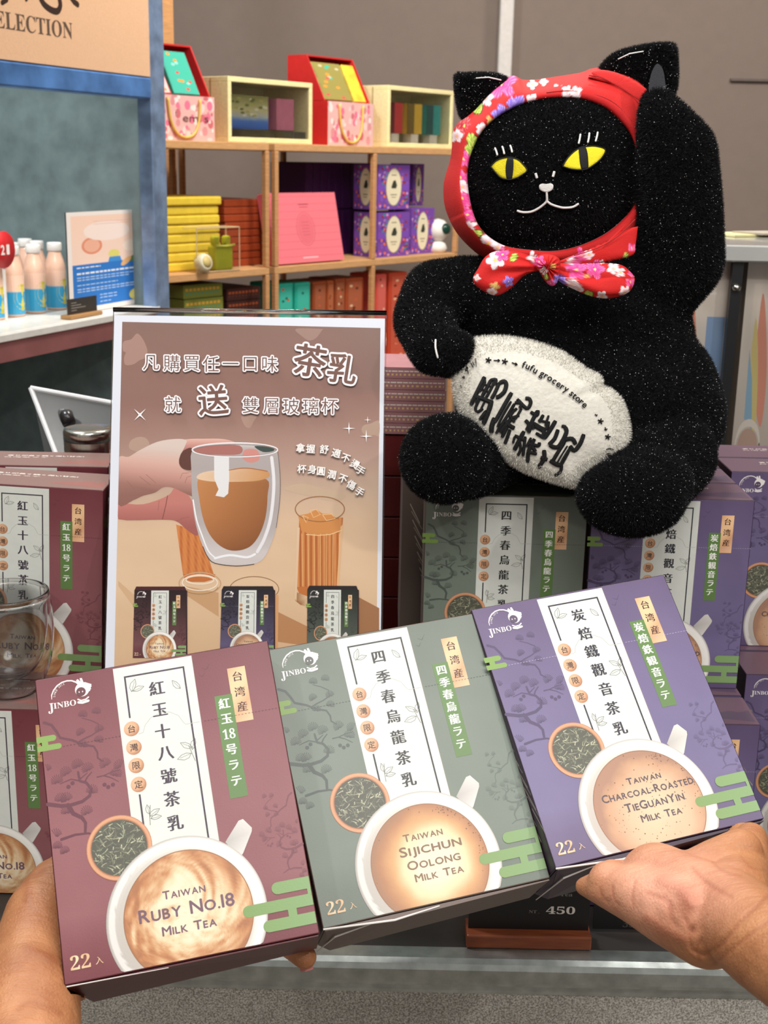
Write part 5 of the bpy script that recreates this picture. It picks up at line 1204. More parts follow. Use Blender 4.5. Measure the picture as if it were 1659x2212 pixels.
bm_obj('pouch_body', bm, mat('lime_cloth', (206, 204, 44), .7, bump=.4, scale=90), t, True)
tube('tie', [(-.002, -.002, h * .585), (w * .2, -.004, h * .57), (w * .43, -.002, h * .59)], .003, mat('lime_tie', (226, 222, 90), .6), t)
jx = fb(436, 476, 540, 585, -.02, .02, ZM)
t = G.root('round_jar', 'white round jar tipped towards the viewer before the acrylic case', 'jar', jx[0] + .02, -.004, ZM + .0235)
o = lathe('jar', [(0, -.012), (.019, -.012), (.021, -.008), (.021, .006), (.019, .012), (.015, .0135), (0, .0135)], mat('jar_white', (226, 218, 190), .35), t, 32); o.rotation_euler = (math.radians(78), 0, 0)
o = lathe('jar_label', [(0, .0137), (.0135, .0137), (.0135, .0142), (0, .0145)], mat('jar_cream', (206, 186, 120), .5), t, 24); o.rotation_euler = (math.radians(78), 0, 0)
a, w, z, h = fb(352, 374, 552, 594, -.0, .02, ZM + .0005)
t = G.root('hand_cream_tube', 'small white tube with a black cap standing beside the steel post', 'tube', a, .012, z)
lathe('tube_body', [(.006, .014), (.0105, .016), (.0108, .03), (.009, h * .9), (.004, h)][:], mat('tube_white', (225, 222, 216), .4), t, 20)
lathe('cap', [(0, 0), (.011, 0), (.011, .012), (.0095, .0145), (0, .0145)], mat('cap_black', (26, 26, 28), .35), t, 20)
# leaning pink box
a, w, z, h = fb(602, 752, 420, 570, .0, .03, ZM + .0008)
M = Matrix.Translation(G.w(a, .012, ZM + .004)) @ Matrix.Rotation(G.rz, 4, 'Z') @ Matrix.Rotation(math.radians(-12), 4, 'X')
t = root('pink_box', 'large flat pink box leaning back on the shelf with a leaf shaped emblem', 'box', M=M)
box('carton', (0, 0, 0), (w, .028, h * 1.02), mat('pink_card', (232, 116, 128), .5), t, bev=.002)
def pk(A):
    A.rect(0, 0, 1, 1, (236, 122, 134)); A.up()
    for i in range(9): A.rect(0, .05 + i * .107, 1, .056 + i * .107, (216, 98, 112))
    A.up(); A.stroke([(.5 + .13 * math.cos(b_) * (1 - .0 * abs(math.sin(b_))), .52 + .24 * math.sin(b_)) for b_ in np.linspace(0, 6.2832, 25)], .006, (196, 92, 104)); A.disk(.5, .52, .115, .22, (226, 112, 124), n=24); A.up()
    A.rect(.44, .16, .58, .175, (170, 70, 84)); A.rect(.45, .20, .57, .212, (190, 84, 96)); A.rect(.4, .92, .62, .94, (250, 190, 196))
    for i in range(5): A.rect(.45, .42 + i * .045, .55, .428 + i * .045, (196, 92, 104))
fprint(t, pk, w, h * 1.02)
# dark purple slabs: two tiers standing upright
a0, w0, z0, h0 = fb(660, 800, 350, 560, .17, .1, ZM + .0005)
n = 9; e = w0 / n; hh = h0 / 2
pm = mat('deep_purple_card', (66, 20, 84), .5); pr = None
for j in range(2):
    for i in range(n):
        r = G.root('purple_slab_box', 'dark purple slim box, %s of the %s tier behind the pink box' % (('leftmost', 'second from the left', 'third from the left', 'fourth from the left', 'middle', 'fourth from the right', 'third from the right', 'second from the right', 'rightmost')[i], ('lower', 'upper')[j]), 'box', a0 + i * e, .17, z0 + j * hh, ('lower', 'upper')[j] + ' tier of dark purple slim boxes')
        if pr is None: pr = box('carton', (0, 0, 0), (e * .95, .13, hh * .985), pm, r, bev=.003, seg=2)
        else: link(pr.copy(), r)
# patterned purple boxes with cream ovals
def confetti(A):
    rg = random.Random(11); A.rect(0, 0, 1, 1, (122, 76, 170)); A.up()
    for i in range(120):
        x, y = .05 + .9 * rg.random(), .04 + .92 * rg.random(); A.disk(x, y, .04, .032, [(200, 60, 120), (230, 120, 90), (80, 60, 160), (60, 140, 150), (206, 160, 210), (150, 50, 60), (140, 90, 190)][i % 7], n=7)
    A.up(); A.rect(0, .44, .22, .58, (128, 80, 186)); A.rect(.78, .44, 1, .58, (128, 80, 186)); A.disk(.5, .5, .25, .43, (150, 130, 110), n=30); A.up(); A.disk(.5, .5, .235, .41, (238, 228, 196), n=30); A.up()
    A.poly([(.42, .50), (.48, .36), (.55, .34), (.60, .46), (.57, .53), (.44, .53)], (58, 62, 50)); A.rect(.42, .22, .58, .24, (120, 110, 90)); A.rect(.4, .66, .6, .68, (120, 110, 90)); A.rect(.43, .72, .57, .735, (120, 110, 90))
pt = mat('purple_card', (122, 76, 170), .5)
for lb, q in (('purple patterned box with cream oval stacked on the left', (816, 884, 356, 452, .03)), ('purple patterned box beneath the stacked one at the post', (816, 884, 458, 556, .03)), ('purple patterned box with cream oval next to the owl-eyed ornament', (888, 937, 450, 548, .045)), ('purple patterned box standing behind the upper stacked one', (892, 915, 354, 444, .13))):
    a, w, z, h = fb(*q[:4], q[4], .09); zb = ZM + .0005 if q[3] > 500 else None
    if zb: h = z + h - zb - (.001 if q[3] == 556 else 0); z = zb; 
    if q[3] == 556: zt_ = z + h
    r = G.root('patterned_box', lb, 'box', a, q[4], z, 'purple patterned boxes'); D = .085 if w > .05 else .06
    box('carton', (0, 0, 0), (w, D, h), pt, r, bev=.001); fprint(r, confetti, w, h)
    A = Art(); confetti(A); A.obj('side_print', lambda x, y, l, w=w, h=h, D=D: (-.0004 - l, D * (1 - x), (1 - y) * h), MATTE, r)
# support block for the rear upper box
# eye ornament
a, w, z, h = fb(938, 982, 474, 546, .02, .05, ZM + .0005)
t = G.root('eye_ornament', 'white round ornament with a green glass eye at the shelf end', 'ornament', a + w / 2, .045, ZM + .0008)
lathe('base', [(0, 0), (.022, 0), (.03, .012), (.024, .026), (.012, .034), (0, .036)], mat('ceramic_white', (232, 230, 224), .25), t, 28)
lathe('ball', [(0, .030), (.018, .036), (.031, .052), (.034, .066), (.030, .082), (.018, .094), (0, .099)], mat('ceramic_white', (232, 230, 224), .25), t, 32)
o = lathe('eye', [(.0, .0335), (.009, .032), (.016, .0275), (.016, .02), (0, .02)], mat('green_glass', (22, 60, 48), .1), t, 24); o.rotation_euler = (math.radians(80), 0, math.radians(-20)); o.location = (.006, -.008, .066)
# ---- lower shelf
def lines(cols):
    def fn(r, w, h):
        A = Art(); rg = random.Random(5); A.rect(0, 0, 1, 1, cols[0]); A.up()
        for i in range(9): x = .05 + i * .1; A.rect(x, .25, x + .07, .45, cols[1]); A.rect(x, .58, x + .05, .7, cols[2])
        return A.obj('front_print', lambda x, y, l: (x * w, -.0004 - l, (1 - y) * h), MATTE, r)
    return fn
pile('green_gold_box', 'olive box on the lower left shelf', 'box', 'olive boxes', 398, 482, 612, ZB, 8, .03, .16, (116, 122, 50), .002, prints=lines([(122, 130, 56), (210, 160, 60), (60, 140, 120)]))
pile('brown_box', 'dark brown box on the lower left shelf', 'box', 'dark brown boxes', 490, 562, 620, ZB, 8, .05, .16, (78, 44, 40), .002, prints=lines([(84, 50, 46), (200, 100, 56), (120, 70, 50)]))
def uprow(name, label, cat, items, zb, t, D, group):
    for k_, (px0, px1, yt, c) in enumerate(items):
        a, w, z, h = fb(px0, px1, yt, yt + 10, t, D, zb + .0005)
        r = G.root(name, label[k_] if isinstance(label, (list, tuple)) else label, cat, a, t, z, group)
        box('carton', (0, 0, 0), (w, D, h), mat(name + str(c), c, .4), r, bev=.004, seg=2)
        A = Art(); A.rect(.12, .04, .88, .96, lerp(c, (255, 255, 255), .12)); A.up(); rg = random.Random(px0)
        for i in range(16): A.disk(.25 + .5 * rg.random(), .06 + .88 * rg.random(), .09, .014, [lerp(c, (255, 240, 200), .7), (200, 90, 60), lerp(c, (0, 0, 0), .4)][i % 3], n=8)
        A.obj('front_print', lambda x, y, l, w=w, h=h: (x * w, -.0004 - l, (1 - y) * h), MATTE, r)
uprow('teal_carton', ['teal carton standing left of its twin on the lower shelf', 'teal carton standing beside the amber ones'], 'carton', [(600, 634, 612, (40, 176, 152)), (638, 671, 610, (40, 176, 152))], ZB, .03, .1, None)
uprow('amber_carton', ['amber carton next to the teal ones', 'amber carton second from the teal ones', 'amber carton third from the teal ones', 'amber carton nearest the middle post'], 'carton', [(677, 706, 608, (150, 70, 36)), (708, 722, 606, (166, 80, 40)), (725, 746, 602, (150, 70, 36)), (748, 786, 600, (160, 72, 38))], ZB, .03, .1, None)
uprow('red_carton', ['coral red carton right of the middle post', 'orange red carton behind the edge of the poster'], 'carton', [(814, 836, 592, (214, 84, 72)), (842, 880, 588, (196, 70, 44))], ZB, .03, .1, None)
# wooden column and its continuation behind the gift box
q = G.w(G.at(350, 100, .40)[0], .40, 0); q2 = G.w(G.at(377, 100, .40)[0], .40, 0)
w_ = (q2 - q).length
struct(box('trim_3', (0, 0, 0), (w_, .06, 3.3), wood, None, bev=.002)); bpy.data.objects['trim_3'].location = q; bpy.data.objects['trim_3'].rotation_euler = (0, 0, G.rz)

# ------------------------------------------------------------------ galvanised rack at the left
K = Fr(P(0, 712, 2.2), P(256, 684, 2.53)); zs = K.at(128, 698)[1]
galv = mat('galvanised_sheet', (124, 140, 140), .5, .25, bump=.10, scale=22, var=.2)
galvb = mat('galvanised_post', (126, 148, 180), .4, .35, bump=.10, scale=30, var=.3)
kl = K.at(-120, 500)[0]; kr = K.at(322, 400)[0]; kp = K.at(352, 400)[0]; DK = .42
t = K.root('steel_rack', 'galvanised steel display rack at the left with a shelf and sign board', 'rack', kl, 0, 0); W_ = kr - kl; Pw = kp - kl
ztop = 2.2; zbar1 = K.at(160, 150)[1]; zbar0 = K.at(160, 200)[1]
box('post', (W_, -.01, 0), (Pw, .022, ztop), galvb, t, bev=.002)
box('post', (-.03, -.01, 0), (-.001, .05, ztop), galvb, t, bev=.002)
box('back_panel', (0, DK, 0), (Pw + .01, DK + .012, ztop), galv, t)
box('side_panel', (W_ + .012, .023, 0), (W_ + .02, DK - .001, ztop), galv, t)
blue = mat('blue_tinted_steel', (92, 140, 206), .3, .35, bump=.08, scale=16, var=.35)
box('cross_bar', (0, -.012, zbar0), (W_ - .001, .03, zbar1), blue, t, bev=.003)
box('shelf_board', (.002, 0, zs - .012), (W_ + .011, DK - .002, zs), mat('shelf_white', (222, 220, 212), .3), t, bev=.001)
box('shelf_lip', (.002, -.012, zs - .013), (W_ + .011, -.0005, zs - .0005), mat('lip_white', (214, 212, 206), .35), t, bev=.001)
box('shelf_front', (.002, -.008, zs - .048), (W_ + .011, 0, zs - .0135), mat('rose_steel', (170, 112, 112), .35, .5, scale=10, var=.2), t)
# slotted uprights on the back panel
a0_ = K.at(97, 450, DK)[0] - kl; a1_ = K.at(122, 450, DK)[0] - kl; a2_ = K.at(146, 450, DK)[0] - kl
box('slotted_upright', (a0_, DK - .022, .02), (a1_, DK - .0005, ztop - .01), mat('upright_light', (160, 166, 164), .4, .3, scale=20, var=.1), t)
box('slotted_upright', (a1_ + .0005, DK - .014, .02), (a2_, DK - .0005, ztop - .01), mat('upright_dark', (112, 120, 120), .45, .3, scale=20, var=.1), t)
slot = mat('slot_dark', (28, 30, 32), .8)
for j in range(44):
    z = .9 + j * .0255
    for xx, yy in ((a1_ + (a2_ - a1_) * .35, DK - .0146), ((a0_ + a1_) / 2, DK - .0226)):
        if abs(z - zs) > .03: box('slot', (xx, yy, z), (xx + .008, yy + .0005, z + .011), slot, t)
# sign board
sg = K.root('sign_board', 'cream shop sign with dark lettering on top of the steel rack', 'sign', kl + .002, 0, zbar1 + .001); sh_ = 2.16 - zbar1
box('panel', (0, -.011, 0), (W_ - .004, .01, sh_), mat('sign_cream', (226, 184, 148), .5, bump=.1, scale=400, var=.05), sg, bev=.001)
def sp(px, py): s_, z_ = K.at(px, py, -.011); return s_ - kl - .002, z_ - zbar1 - .001
A = Art(); x0, z0 = sp(-30, 62); x1, z1 = sp(156, 62); _, zt = sp(60, 33); _, zb_ = sp(60, 70)
dk = (92, 68, 54)
A.text(SERIF('SELECTION'), 0, 0, (96, 78, 66), w=1, h=.20)
A.obj('sign_lettering', lambda x, y, l: (x0 + (x + .5) * (x1 - x0), -.0113 - l, (zt + zb_) / 2 - y * (zt - zb_) / .2), MATTE, sg)
A = Art()
A.stroke(smooth_line([sp(78, -6), sp(92, 10), sp(110, 22), sp(124, 26), sp(132, 14), sp(130, 2)]), [.006] * 3 + [.010] * 8 + [.004] * 10, (60, 40, 34)) if False else None
A.stroke(smooth_line([sp(84, -12), sp(94, 8), sp(110, 21), sp(124, 24), sp(130, 12), sp(128, -4)]), .011, (58, 40, 34)); A.stroke([sp(150, -10), sp(160, 4), sp(168, 10)], .010, (58, 40, 34)); A.stroke([sp(20, -20), sp(14, 0), sp(4, 6)], .008, (58, 40, 34)); A.stroke([sp(60, -30), sp(62, -8), sp(56, 0)], .006, (58, 40, 34))
A.stroke([sp(-20, -60), sp(150, -60)], .01, (58, 40, 34)); A.stroke([sp(60, -100), sp(62, -20)], .01, (58, 40, 34))
A.obj('brush_lettering', lambda x, y, l: (x, -.0113 - l, y), MATTE, sg)
# bottles
def bottle(label, px, t_, ytop=None):
    a = K.at(px, 640, t_)[0]
    r = K.root('drink_bottle', label, 'bottle', a, t_, zs + .0008, 'lemon drink bottles on the rack shelf'); return r
bot = None
pink = mat('drink_pink', (240, 196, 170), .25, coat=.4); capm = mat('cap_white', (244, 240, 234), .4)
def mk_bottle(r):
    global bot
    if bot: 
        for o_ in bot:
            c_ = o_.copy(); link(c_, r)
            for ch in o_.children: link(ch.copy(), c_)
        return
    Hb = .135
    b1 = lathe('bottle_body', [(0, 0), (.0185, 0), (.0195, .003), (.0195, .078), (.0188, .086), (.0165, .096), (.0125, .108), (.0120, .113)], pink, r, 32)
    c1 = lathe('cap', [(.0135, .113), (.0142, .114), (.0142, .126), (.0132, .129), (0, .1295)], capm, r, 24)
    A = Art(); n_ = 24
    def lab(x, y):
        if y < .45: return (246, 196, 168) if y < .12 else (248, 206, 180)
        return (64, 170, 214)
    A.rect(-.5, 0, .5, 1, lambda x, y: (250, 208, 184) if y < .42 else (62, 168, 212), 24, 30); A.up()
    A.disk(0, .56, .15, .34, (214, 200, 60), n=24); A.up(); A.disk(0, .54, .11, .25, (230, 216, 90), n=20); A.rect(-.12, .84, .12, .88, (160, 230, 120)); A.rect(-.06, .93, .10, .96, (235, 245, 250)); A.rect(-.06, .22, .08, .27, (228, 150, 130))
    lb = A.obj('bottle_label', lambda x, y, l: ((.0198 + l) * math.sin(x * 2 * math.pi), -(.0198 + l) * math.cos(x * 2 * math.pi), .004 + (1 - y) * .072), GLOSSY, r)
    bot = [b1, c1, lb]
names = ['lemon drink bottle cut by the left edge of the frame', 'lemon drink bottle, third from the flyer in the front row', 'lemon drink bottle, second from the flyer in the front row', 'lemon drink bottle nearest the flyer in the front row', 'lemon drink bottle at the left of the back row', 'lemon drink bottle in the middle of the back row', 'lemon drink bottle at the right of the back row', 'lemon drink bottle at the far left of the back row']
for nm, px, tt in zip(names, (-14, 30, 76, 122, 32, 60, 84, 4), (.13, .13, .13, .13, .19, .24, .185, .24)):
    r = bottle(nm, px, tt); mk_bottle(r)
# red round tag
a, z = K.at(2, 540, .10); t2 = K.root('round_price_tag', 'red round shelf tag at the left edge before the bottles', 'tag', a, .095, zs + .0005)
box('tag_stem', (-.003, 0, 0), (.003, .002, z - zs), mat('clear_stem', (230, 225, 220), .3), t2)
o = lathe('tag_disc', [(0, -.001), (.033, -.001), (.033, .001), (0, .001)], mat('tag_red', (206, 36, 40), .4), t2, 32); o.rotation_euler = (math.radians(90), 0, 0); o.location = (0, 0, z - zs)
A = Art(); A.text('1', .35, 0, (245, 240, 235), w=.16, h=.5, fat=.03); A.text('2', -.1, 0, (245, 240, 235), w=.3, h=.5, fat=.03); A.obj('tag_print', lambda x, y, l: (x * .033, -.0016 - l, z - zs - y * .033), MATTE, t2)
# flyer
a, w, _, _ = (lambda p, q: (p[0], q[0] - p[0], 0, 0))(K.at(146, 560, .05), K.at(312, 560, .05)); zt_ = K.at(230, 456, .05)[1]
t2 = K.root('flyer_stand', 'drink flyer with pink top and blue text panel standing on the rack shelf', 'flyer', a, .05, zs + .001); hF = zt_ - zs
box('acrylic_sheet', (0, 0, 0), (w, .002, hF), acr, t2); box('paper', (.001, .0022, .001), (w - .001, .0028, hF - .001), mat('paper_white', (0, 0, 0)), t2)
def fly(A):
    A.rect(0, 0, 1, 1, (244, 236, 230)); A.up(); A.rect(.05, .04, .95, .52, lambda x, y: lerp((250, 214, 192), (252, 226, 214), y), 4, 4); A.rect(.05, .52, .95, .95, (52, 124, 206)); A.up()
    A.disk(.30, .34, .13, .085, (232, 150, 120), n=24); A.disk(.30, .34, .10, .065, (244, 184, 158), n=20); A.disk(.58, .44, .075, .045, (230, 222, 120), n=20); A.disk(.5, .2, .3, .1, (252, 232, 222), n=20); A.disk(.86, .5, .10, .03, (104, 140, 80), n=16, rot=-.3); A.disk(.74, .53, .08, .03, (246, 190, 130), n=16, rot=-.5); A.disk(.80, .37, .10, .06, (252, 232, 214), n=16)
    A.poly([(.5, .52), (.52, .47), (.66, .47), (.68, .52)], (70, 150, 220)); A.rect(.33, .10, .85, .105, (240, 190, 176)); A.rect(.33, .125, .8, .13, (240, 190, 176))
    for y, x1, c, h in ((.545, .40, (230, 240, 250), .012), (.60, .86, (240, 246, 252), .018), (.645, .9, (190, 216, 244), .009), (.67, .78, (190, 216, 244), .009), (.72, .62, (190, 216, 244), .009), (.76, .9, (200, 222, 246), .009), (.785, .86, (190, 216, 244), .009), (.84, .6, (190, 216, 244), .009), (.87, .6, (190, 216, 244), .009), (.91, .52, (190, 216, 244), .009)):
        x = .10 if y < .84 else .38
        while x < x1: l = .03 + .03 * ((x * 37) % 1); A.rect(x, y, min(x + l, x1), y + h, c); x += l + .012
    A.disk(.86, .89, .09, .06, (238, 220, 90), n=24); A.up(); A.disk(.86, .89, .065, .043, (246, 234, 150), n=24)
fprint(t2, fly, w, hF, y=-.0006)
a, w, _, _ = (lambda p, q: (p[0], q[0] - p[0], 0, 0))(K.at(142, 670, .02), K.at(206, 670, .02)); hC = K.at(174, 643, .02)[1] - zs
t2 = K.root('shelf_price_card', 'small black price card in a wooden holder in front of the flyer', 'price card', a, .016, zs + .0008)
box('wooden_base', (-.004, -.010, 0), (w + .004, .014, .007), mat('base_wood', (176, 132, 82), .5), t2, bev=.001); box('card', (0, 0, .0072), (w, .001, hC), mat('card_black', (58, 54, 50), .5), t2)
fprint(t2, lambda A: [A.rect(.12, .2 + i * .13, .3 + .3 * ((i * 7) % 3) / 2, .24 + i * .13, (150, 146, 138)) for i in range(4)], w, hC, 'card_print')

# ------------------------------------------------------------------ cartons of drip coffee at the right
def coffee_face(seed, mirror=False):
    def fn(A):
        rg = random.Random(seed)
        A.rect(0, 0, 1, 1, lambda x, y: ramp([(0, (206, 194, 180)), (.2, (182, 172, 160)), (.5, (164, 152, 140)), (.62, (184, 150, 130)), (.8, (192, 164, 138)), (1, (160, 140, 120))], min(1, max(0, y + .15 * fbm(x, y, 4, 3)))), 24, 50); A.up()
        MU = lambda c: lerp(c, (150, 140, 126), .35)
        A.poly(smooth_poly([(.30, .08), (.42, .16), (.52, .30), (.50, .42), (.36, .36), (.28, .24)]), MU((206, 110, 84))); A.poly(smooth_poly([(.22, .14), (.34, .26), (.40, .42), (.28, .42), (.2, .3)]), MU((196, 176, 90))); A.poly([(.16, .22), (.26, .30), (.34, .43), (.18, .40)], MU((96, 150, 186)))
        A.rect(.62, .14, .96, .34, MU((92, 134, 186))); A.rect(.66, .34, .96, .44, MU((176, 92, 62))); A.up()
        A.stroke([(.28 + .22 * math.cos(b_), .47 + .06 * math.sin(b_)) for b_ in np.linspace(0, 6.2832, 24)], .02, (190, 180, 168)); A.disk(.28, .47, .18, .045, (160, 132, 116), n=20)
        for i in range(26):
            y = .05 + i * .028 if i < 2 else .52 + (i % 8) * .02; x = .1 + .5 * rg.random(); A.rect(x, y, x + .25, y + .007, (206, 198, 186))
        for i in range(120): x, y = .04 + .9 * rg.random(), .62 + .18 * rg.random(); A.disk(x, y, .03, .012, [(170, 110, 90), (196, 150, 122), (130, 92, 76)][i % 3], n=6)
        for i in range(9): x, y = .1 + .8 * rg.random(), .8 + .17 * rg.random(); A.poly([(x - .1, y), (x, y - .03), (x + .1, y - .01), (x, y + .03)], [(206, 186, 96), (186, 160, 80), (214, 200, 140)][i % 3])
    return fn
zc = onY(1585, 545, 1.78).z; pl_ = None
for nm, x0, x1, yaw, sd in (('printed carton with a coffee picture between the cat and the black strut', 1452, 1566, .14, 1), ('printed carton with a coffee picture at the right edge', 1600, 1720, .02, 2)):
    p0 = onY(x0, 750, 1.80); p1 = onY(x1, 750, 1.80 if sd == 2 else 1.78)
    t = root('coffee_carton', nm, 'carton', loc=(p0.x, p0.y, ZC), rz=-.1 if sd == 1 else 0); w = (p1 - p0).length; h = zc - ZC - .012
    box('carton', (0, 0, 0), (w, .12, h), mat('carton_grey', (150, 140, 130), .4), t, bev=.001); fprint(t, coffee_face(sd), w, h, m=GLOSSY)
p0 = onY(1574, 720, 1.76); p1 = onY(1596, 720, 1.76)
t = root('display_strut', 'black strut with a chrome clip between the two coffee cartons', 'strut', loc=(p0.x, 1.765, ZC)); w = p1.x - p0.x
V = [(-.004, 0, 0), (w * .45, 0, 0), (w, 0, zc - ZC - .013), (-.001, 0, zc - ZC - .013)]; V += [(x, .012, z) for x, y, z in V]
mesh('strut', V, [(0, 1, 2, 3), (7, 6, 5, 4), (0, 4, 5, 1), (1, 5, 6, 2), (2, 6, 7, 3), (3, 7, 4, 0)], mat('black_metal', (24, 24, 26), .35), t)
lathe('chrome_clip', [(0, -.004), (.005, -.004), (.006, 0), (.004, .004), (0, .005)], steel2, t, 16).location = (w * .4, -.003, zc - ZC - .045)
t = root('glass_cover', 'grey glassy cover lying across the coffee cartons at the right', 'cover', loc=(onY(1445, 500, 1.77).x, 1.755, zc - .011))
box('slab', (0, 0, 0), (.33, .26, .022), mat('grey_glass_top', (176, 176, 172), .15, coat=.5, scale=6, var=.12), t, bev=.002)
zt2 = zc + .0115
q = onZ(1600, 506, zt2)
t = root('yellow_leaflet', 'pale yellow leaflet lying on the grey slab', 'leaflet', loc=(q.x, q.y - .03, zt2), rz=.5)
box('sheet', (-.05, -.03, 0), (.06, .04, .003), mat('leaflet_yellow', (226, 218, 160), .6), t); box('sheet', (-.01, -.045, .0032), (.09, .02, .0055), mat('leaflet_grey', (170, 160, 146), .6), t)
q = onZ(1574, 488, zt2)
t = root('small_white_box', 'small white box with a red label standing on the grey slab by the cat', 'box', loc=(q.x, 1.93, zt2), rz=-.1)
box('carton', (-.018, 0, 0), (.014, .03, .026), mat('white_card', (226, 222, 200), .5), t, bev=.001); box('red_label', (-.012, -.0006, .005), (.010, -.0001, .016), mat('label_red', (200, 60, 70), .5), t)
# ------------------------------------------------------------------ flat maroon boxes behind the poster
def strip(cols, gold):
    def fn(A):
        A.rect(0, 0, 1, 1, cols); A.up(); rg = random.Random(2); x = .03
        while x < .97: l = .03 + .05 * rg.random(); A.rect(x, .30, min(.98, x + l), .42, (246, 232, 220)); x += l + .01
        x = .03
        while x < .97: l = .02 + .02 * rg.random(); A.rect(x, .58, min(.98, x + l), .76, gold); x += l + .03
    return fn
YR = 1.40; xl = onY(792, 1000, YR).x; xr = onY(957, 1000, YR).x
ztopm = onY(890, 793, YR).z; zmm = onY(890, 938, YR).z; n = 6; e = (ztopm - zmm) / n; WM = xr - xl; pr = None
for i in range(n):
    t = root('maroon_flat_box', 'flat rose maroon box in the pile behind the cat, %s' % ('lowest', 'second from the bottom', 'third from the bottom', 'third from the top', 'second from the top', 'topmost')[i], 'box', loc=(xl + (i % 2) * .001, YR, zmm + i * e), group='flat maroon boxes behind the cat')
    if pr is None:
        b1 = box('carton', (0, 0, 0), (WM, .10, e * .96), mat('rose_card', (176, 122, 126), .45), t, bev=.0008); A = Art(); strip((184, 130, 134), (236, 200, 140))(A); b2 = A.obj('front_print', lambda x, y, l: (x * WM, -.0004 - l, (1 - y) * e * .96), PRINT, t); pr = (b1, b2)
    else:
        for b_ in pr: link(b_.copy(), t)
n = 8; zz = (zmm - .001 - ZC) / n; pr = None
for i in range(n):
    t = root('dark_red_flat_box', 'flat dark red box under the maroon pile, %s' % ('lowest', 'second from the bottom', 'third from the bottom', 'fourth from the bottom', 'fourth from the top', 'third from the top', 'second from the top', 'topmost')[i], 'box', loc=(xl + .001, YR + .002, ZC + .0005 + i * zz), group='flat dark red boxes behind the poster')
    if pr is None:
        b1 = box('carton', (0, 0, 0), (WM, .10, zz * .97), mat('dark_red_card', (112, 34, 34), .45), t, bev=.0008)
        A = Art(); A.rect(0, 0, 1, 1, (120, 38, 38)); A.up(); A.rect(.3, .1, .46, .2, (170, 120, 110)); A.rect(.28, .3, .44, .9, (176, 160, 150)); A.up(); [A.rect(.29 + k_ * .014, .34, .296 + k_ * .014, .8, (60, 40, 40)) for k_ in range(10)]
        b2 = A.obj('front_print', lambda x, y, l: (x * WM, -.0004 - l, (1 - y) * zz * .97), PRINT, t); pr = (b1,)
        if i != 2: bpy.data.objects.remove(b2)
    else:
        for b_ in pr: link(b_.copy(), t)
# ------------------------------------------------------------------ the person's two arms
def skin_mat():
    m = bpy.data.materials.new('skin'); m.use_nodes = True; nt = m.node_tree; b = nt.nodes['Principled BSDF']
    tc = nt.nodes.new('ShaderNodeTexCoord'); n1 = nt.nodes.new('ShaderNodeTexNoise'); n1.inputs['Scale'].default_value = 38; n1.inputs['Detail'].default_value = 4
    r = nt.nodes.new('ShaderNodeValToRGB'); e = r.color_ramp.elements; e[0].position = .3; e[1].position = .72
    e[0].color = (*lin((206, 172, 158)), 1); e[1].color = (*lin((238, 214, 204)), 1)
    n2 = nt.nodes.new('ShaderNodeTexVoronoi'); n2.inputs['Scale'].default_value = 420; n2.feature = 'DISTANCE_TO_EDGE'
    n3 = nt.nodes.new('ShaderNodeTexNoise'); n3.inputs['Scale'].default_value = 60; n3.inputs['Detail'].default_value = 3
    mp = nt.nodes.new('ShaderNodeMapping'); mp.inputs['Scale'].default_value = (1, 5, 2); mp.inputs['Rotation'].default_value = (0, .3, .8)
    nt.links.new(tc.outputs['Object'], mp.inputs[0]); nt.links.new(mp.outputs[0], n3.inputs[0])
    for n in (n1, n2): nt.links.new(tc.outputs['Object'], n.inputs['Vector'])
    ad = nt.nodes.new('ShaderNodeMath'); ad.operation = 'MULTIPLY_ADD'; ad.inputs[1].default_value = .35
    nt.links.new(n2.outputs[0], ad.inputs[0]); nt.links.new(n3.outputs[0], ad.inputs[2])
    bp = nt.nodes.new('ShaderNodeBump'); bp.inputs['Strength'].default_value = .6; bp.inputs['Distance'].default_value = .0016
    nt.links.new(ad.outputs[0], bp.inputs['Height']); nt.links.new(bp.outputs[0], b.inputs['Normal'])
    at = nt.nodes.new('ShaderNodeAttribute'); at.attribute_name = 'Col'; mx = nt.nodes.new('ShaderNodeMixRGB'); mx.blend_type = 'MULTIPLY'; mx.inputs[0].default_value = 1
    nt.links.new(n1.outputs[0], r.inputs[0]); nt.links.new(r.outputs[0], mx.inputs[1]); nt.links.new(at.outputs['Color'], mx.inputs[2]); nt.links.new(mx.outputs[0], b.inputs['Base Color'])
    b.inputs['Roughness'].default_value = .5; b.inputs['Subsurface Weight'].default_value = .25; b.inputs['Subsurface Radius'].default_value = (.008, .003, .002); b.inputs['Subsurface Scale'].default_value = .6
    return m
skin = skin_mat()
def bpnt(kind, x, y, z): return HM[kind] @ Vector((x, y, z))
def wchain(pts, n=7):
    out = []
    for (p, r), (q, s) in zip(pts, pts[1:]):
        for i in range(n + 1): t = i / n; rr = r + (s - r) * t; out.append((p.lerp(q, t), (rr, rr, rr), 0))
    return out
person = root('person', 'person seen only by two bare arms holding the three tea boxes from below', 'person', loc=tuple(P(829, 2400, .60)))
PO = Vector(person.location)
px_ = lambda x, y, d, r: (P(x, y, d), r * d / F_PX)
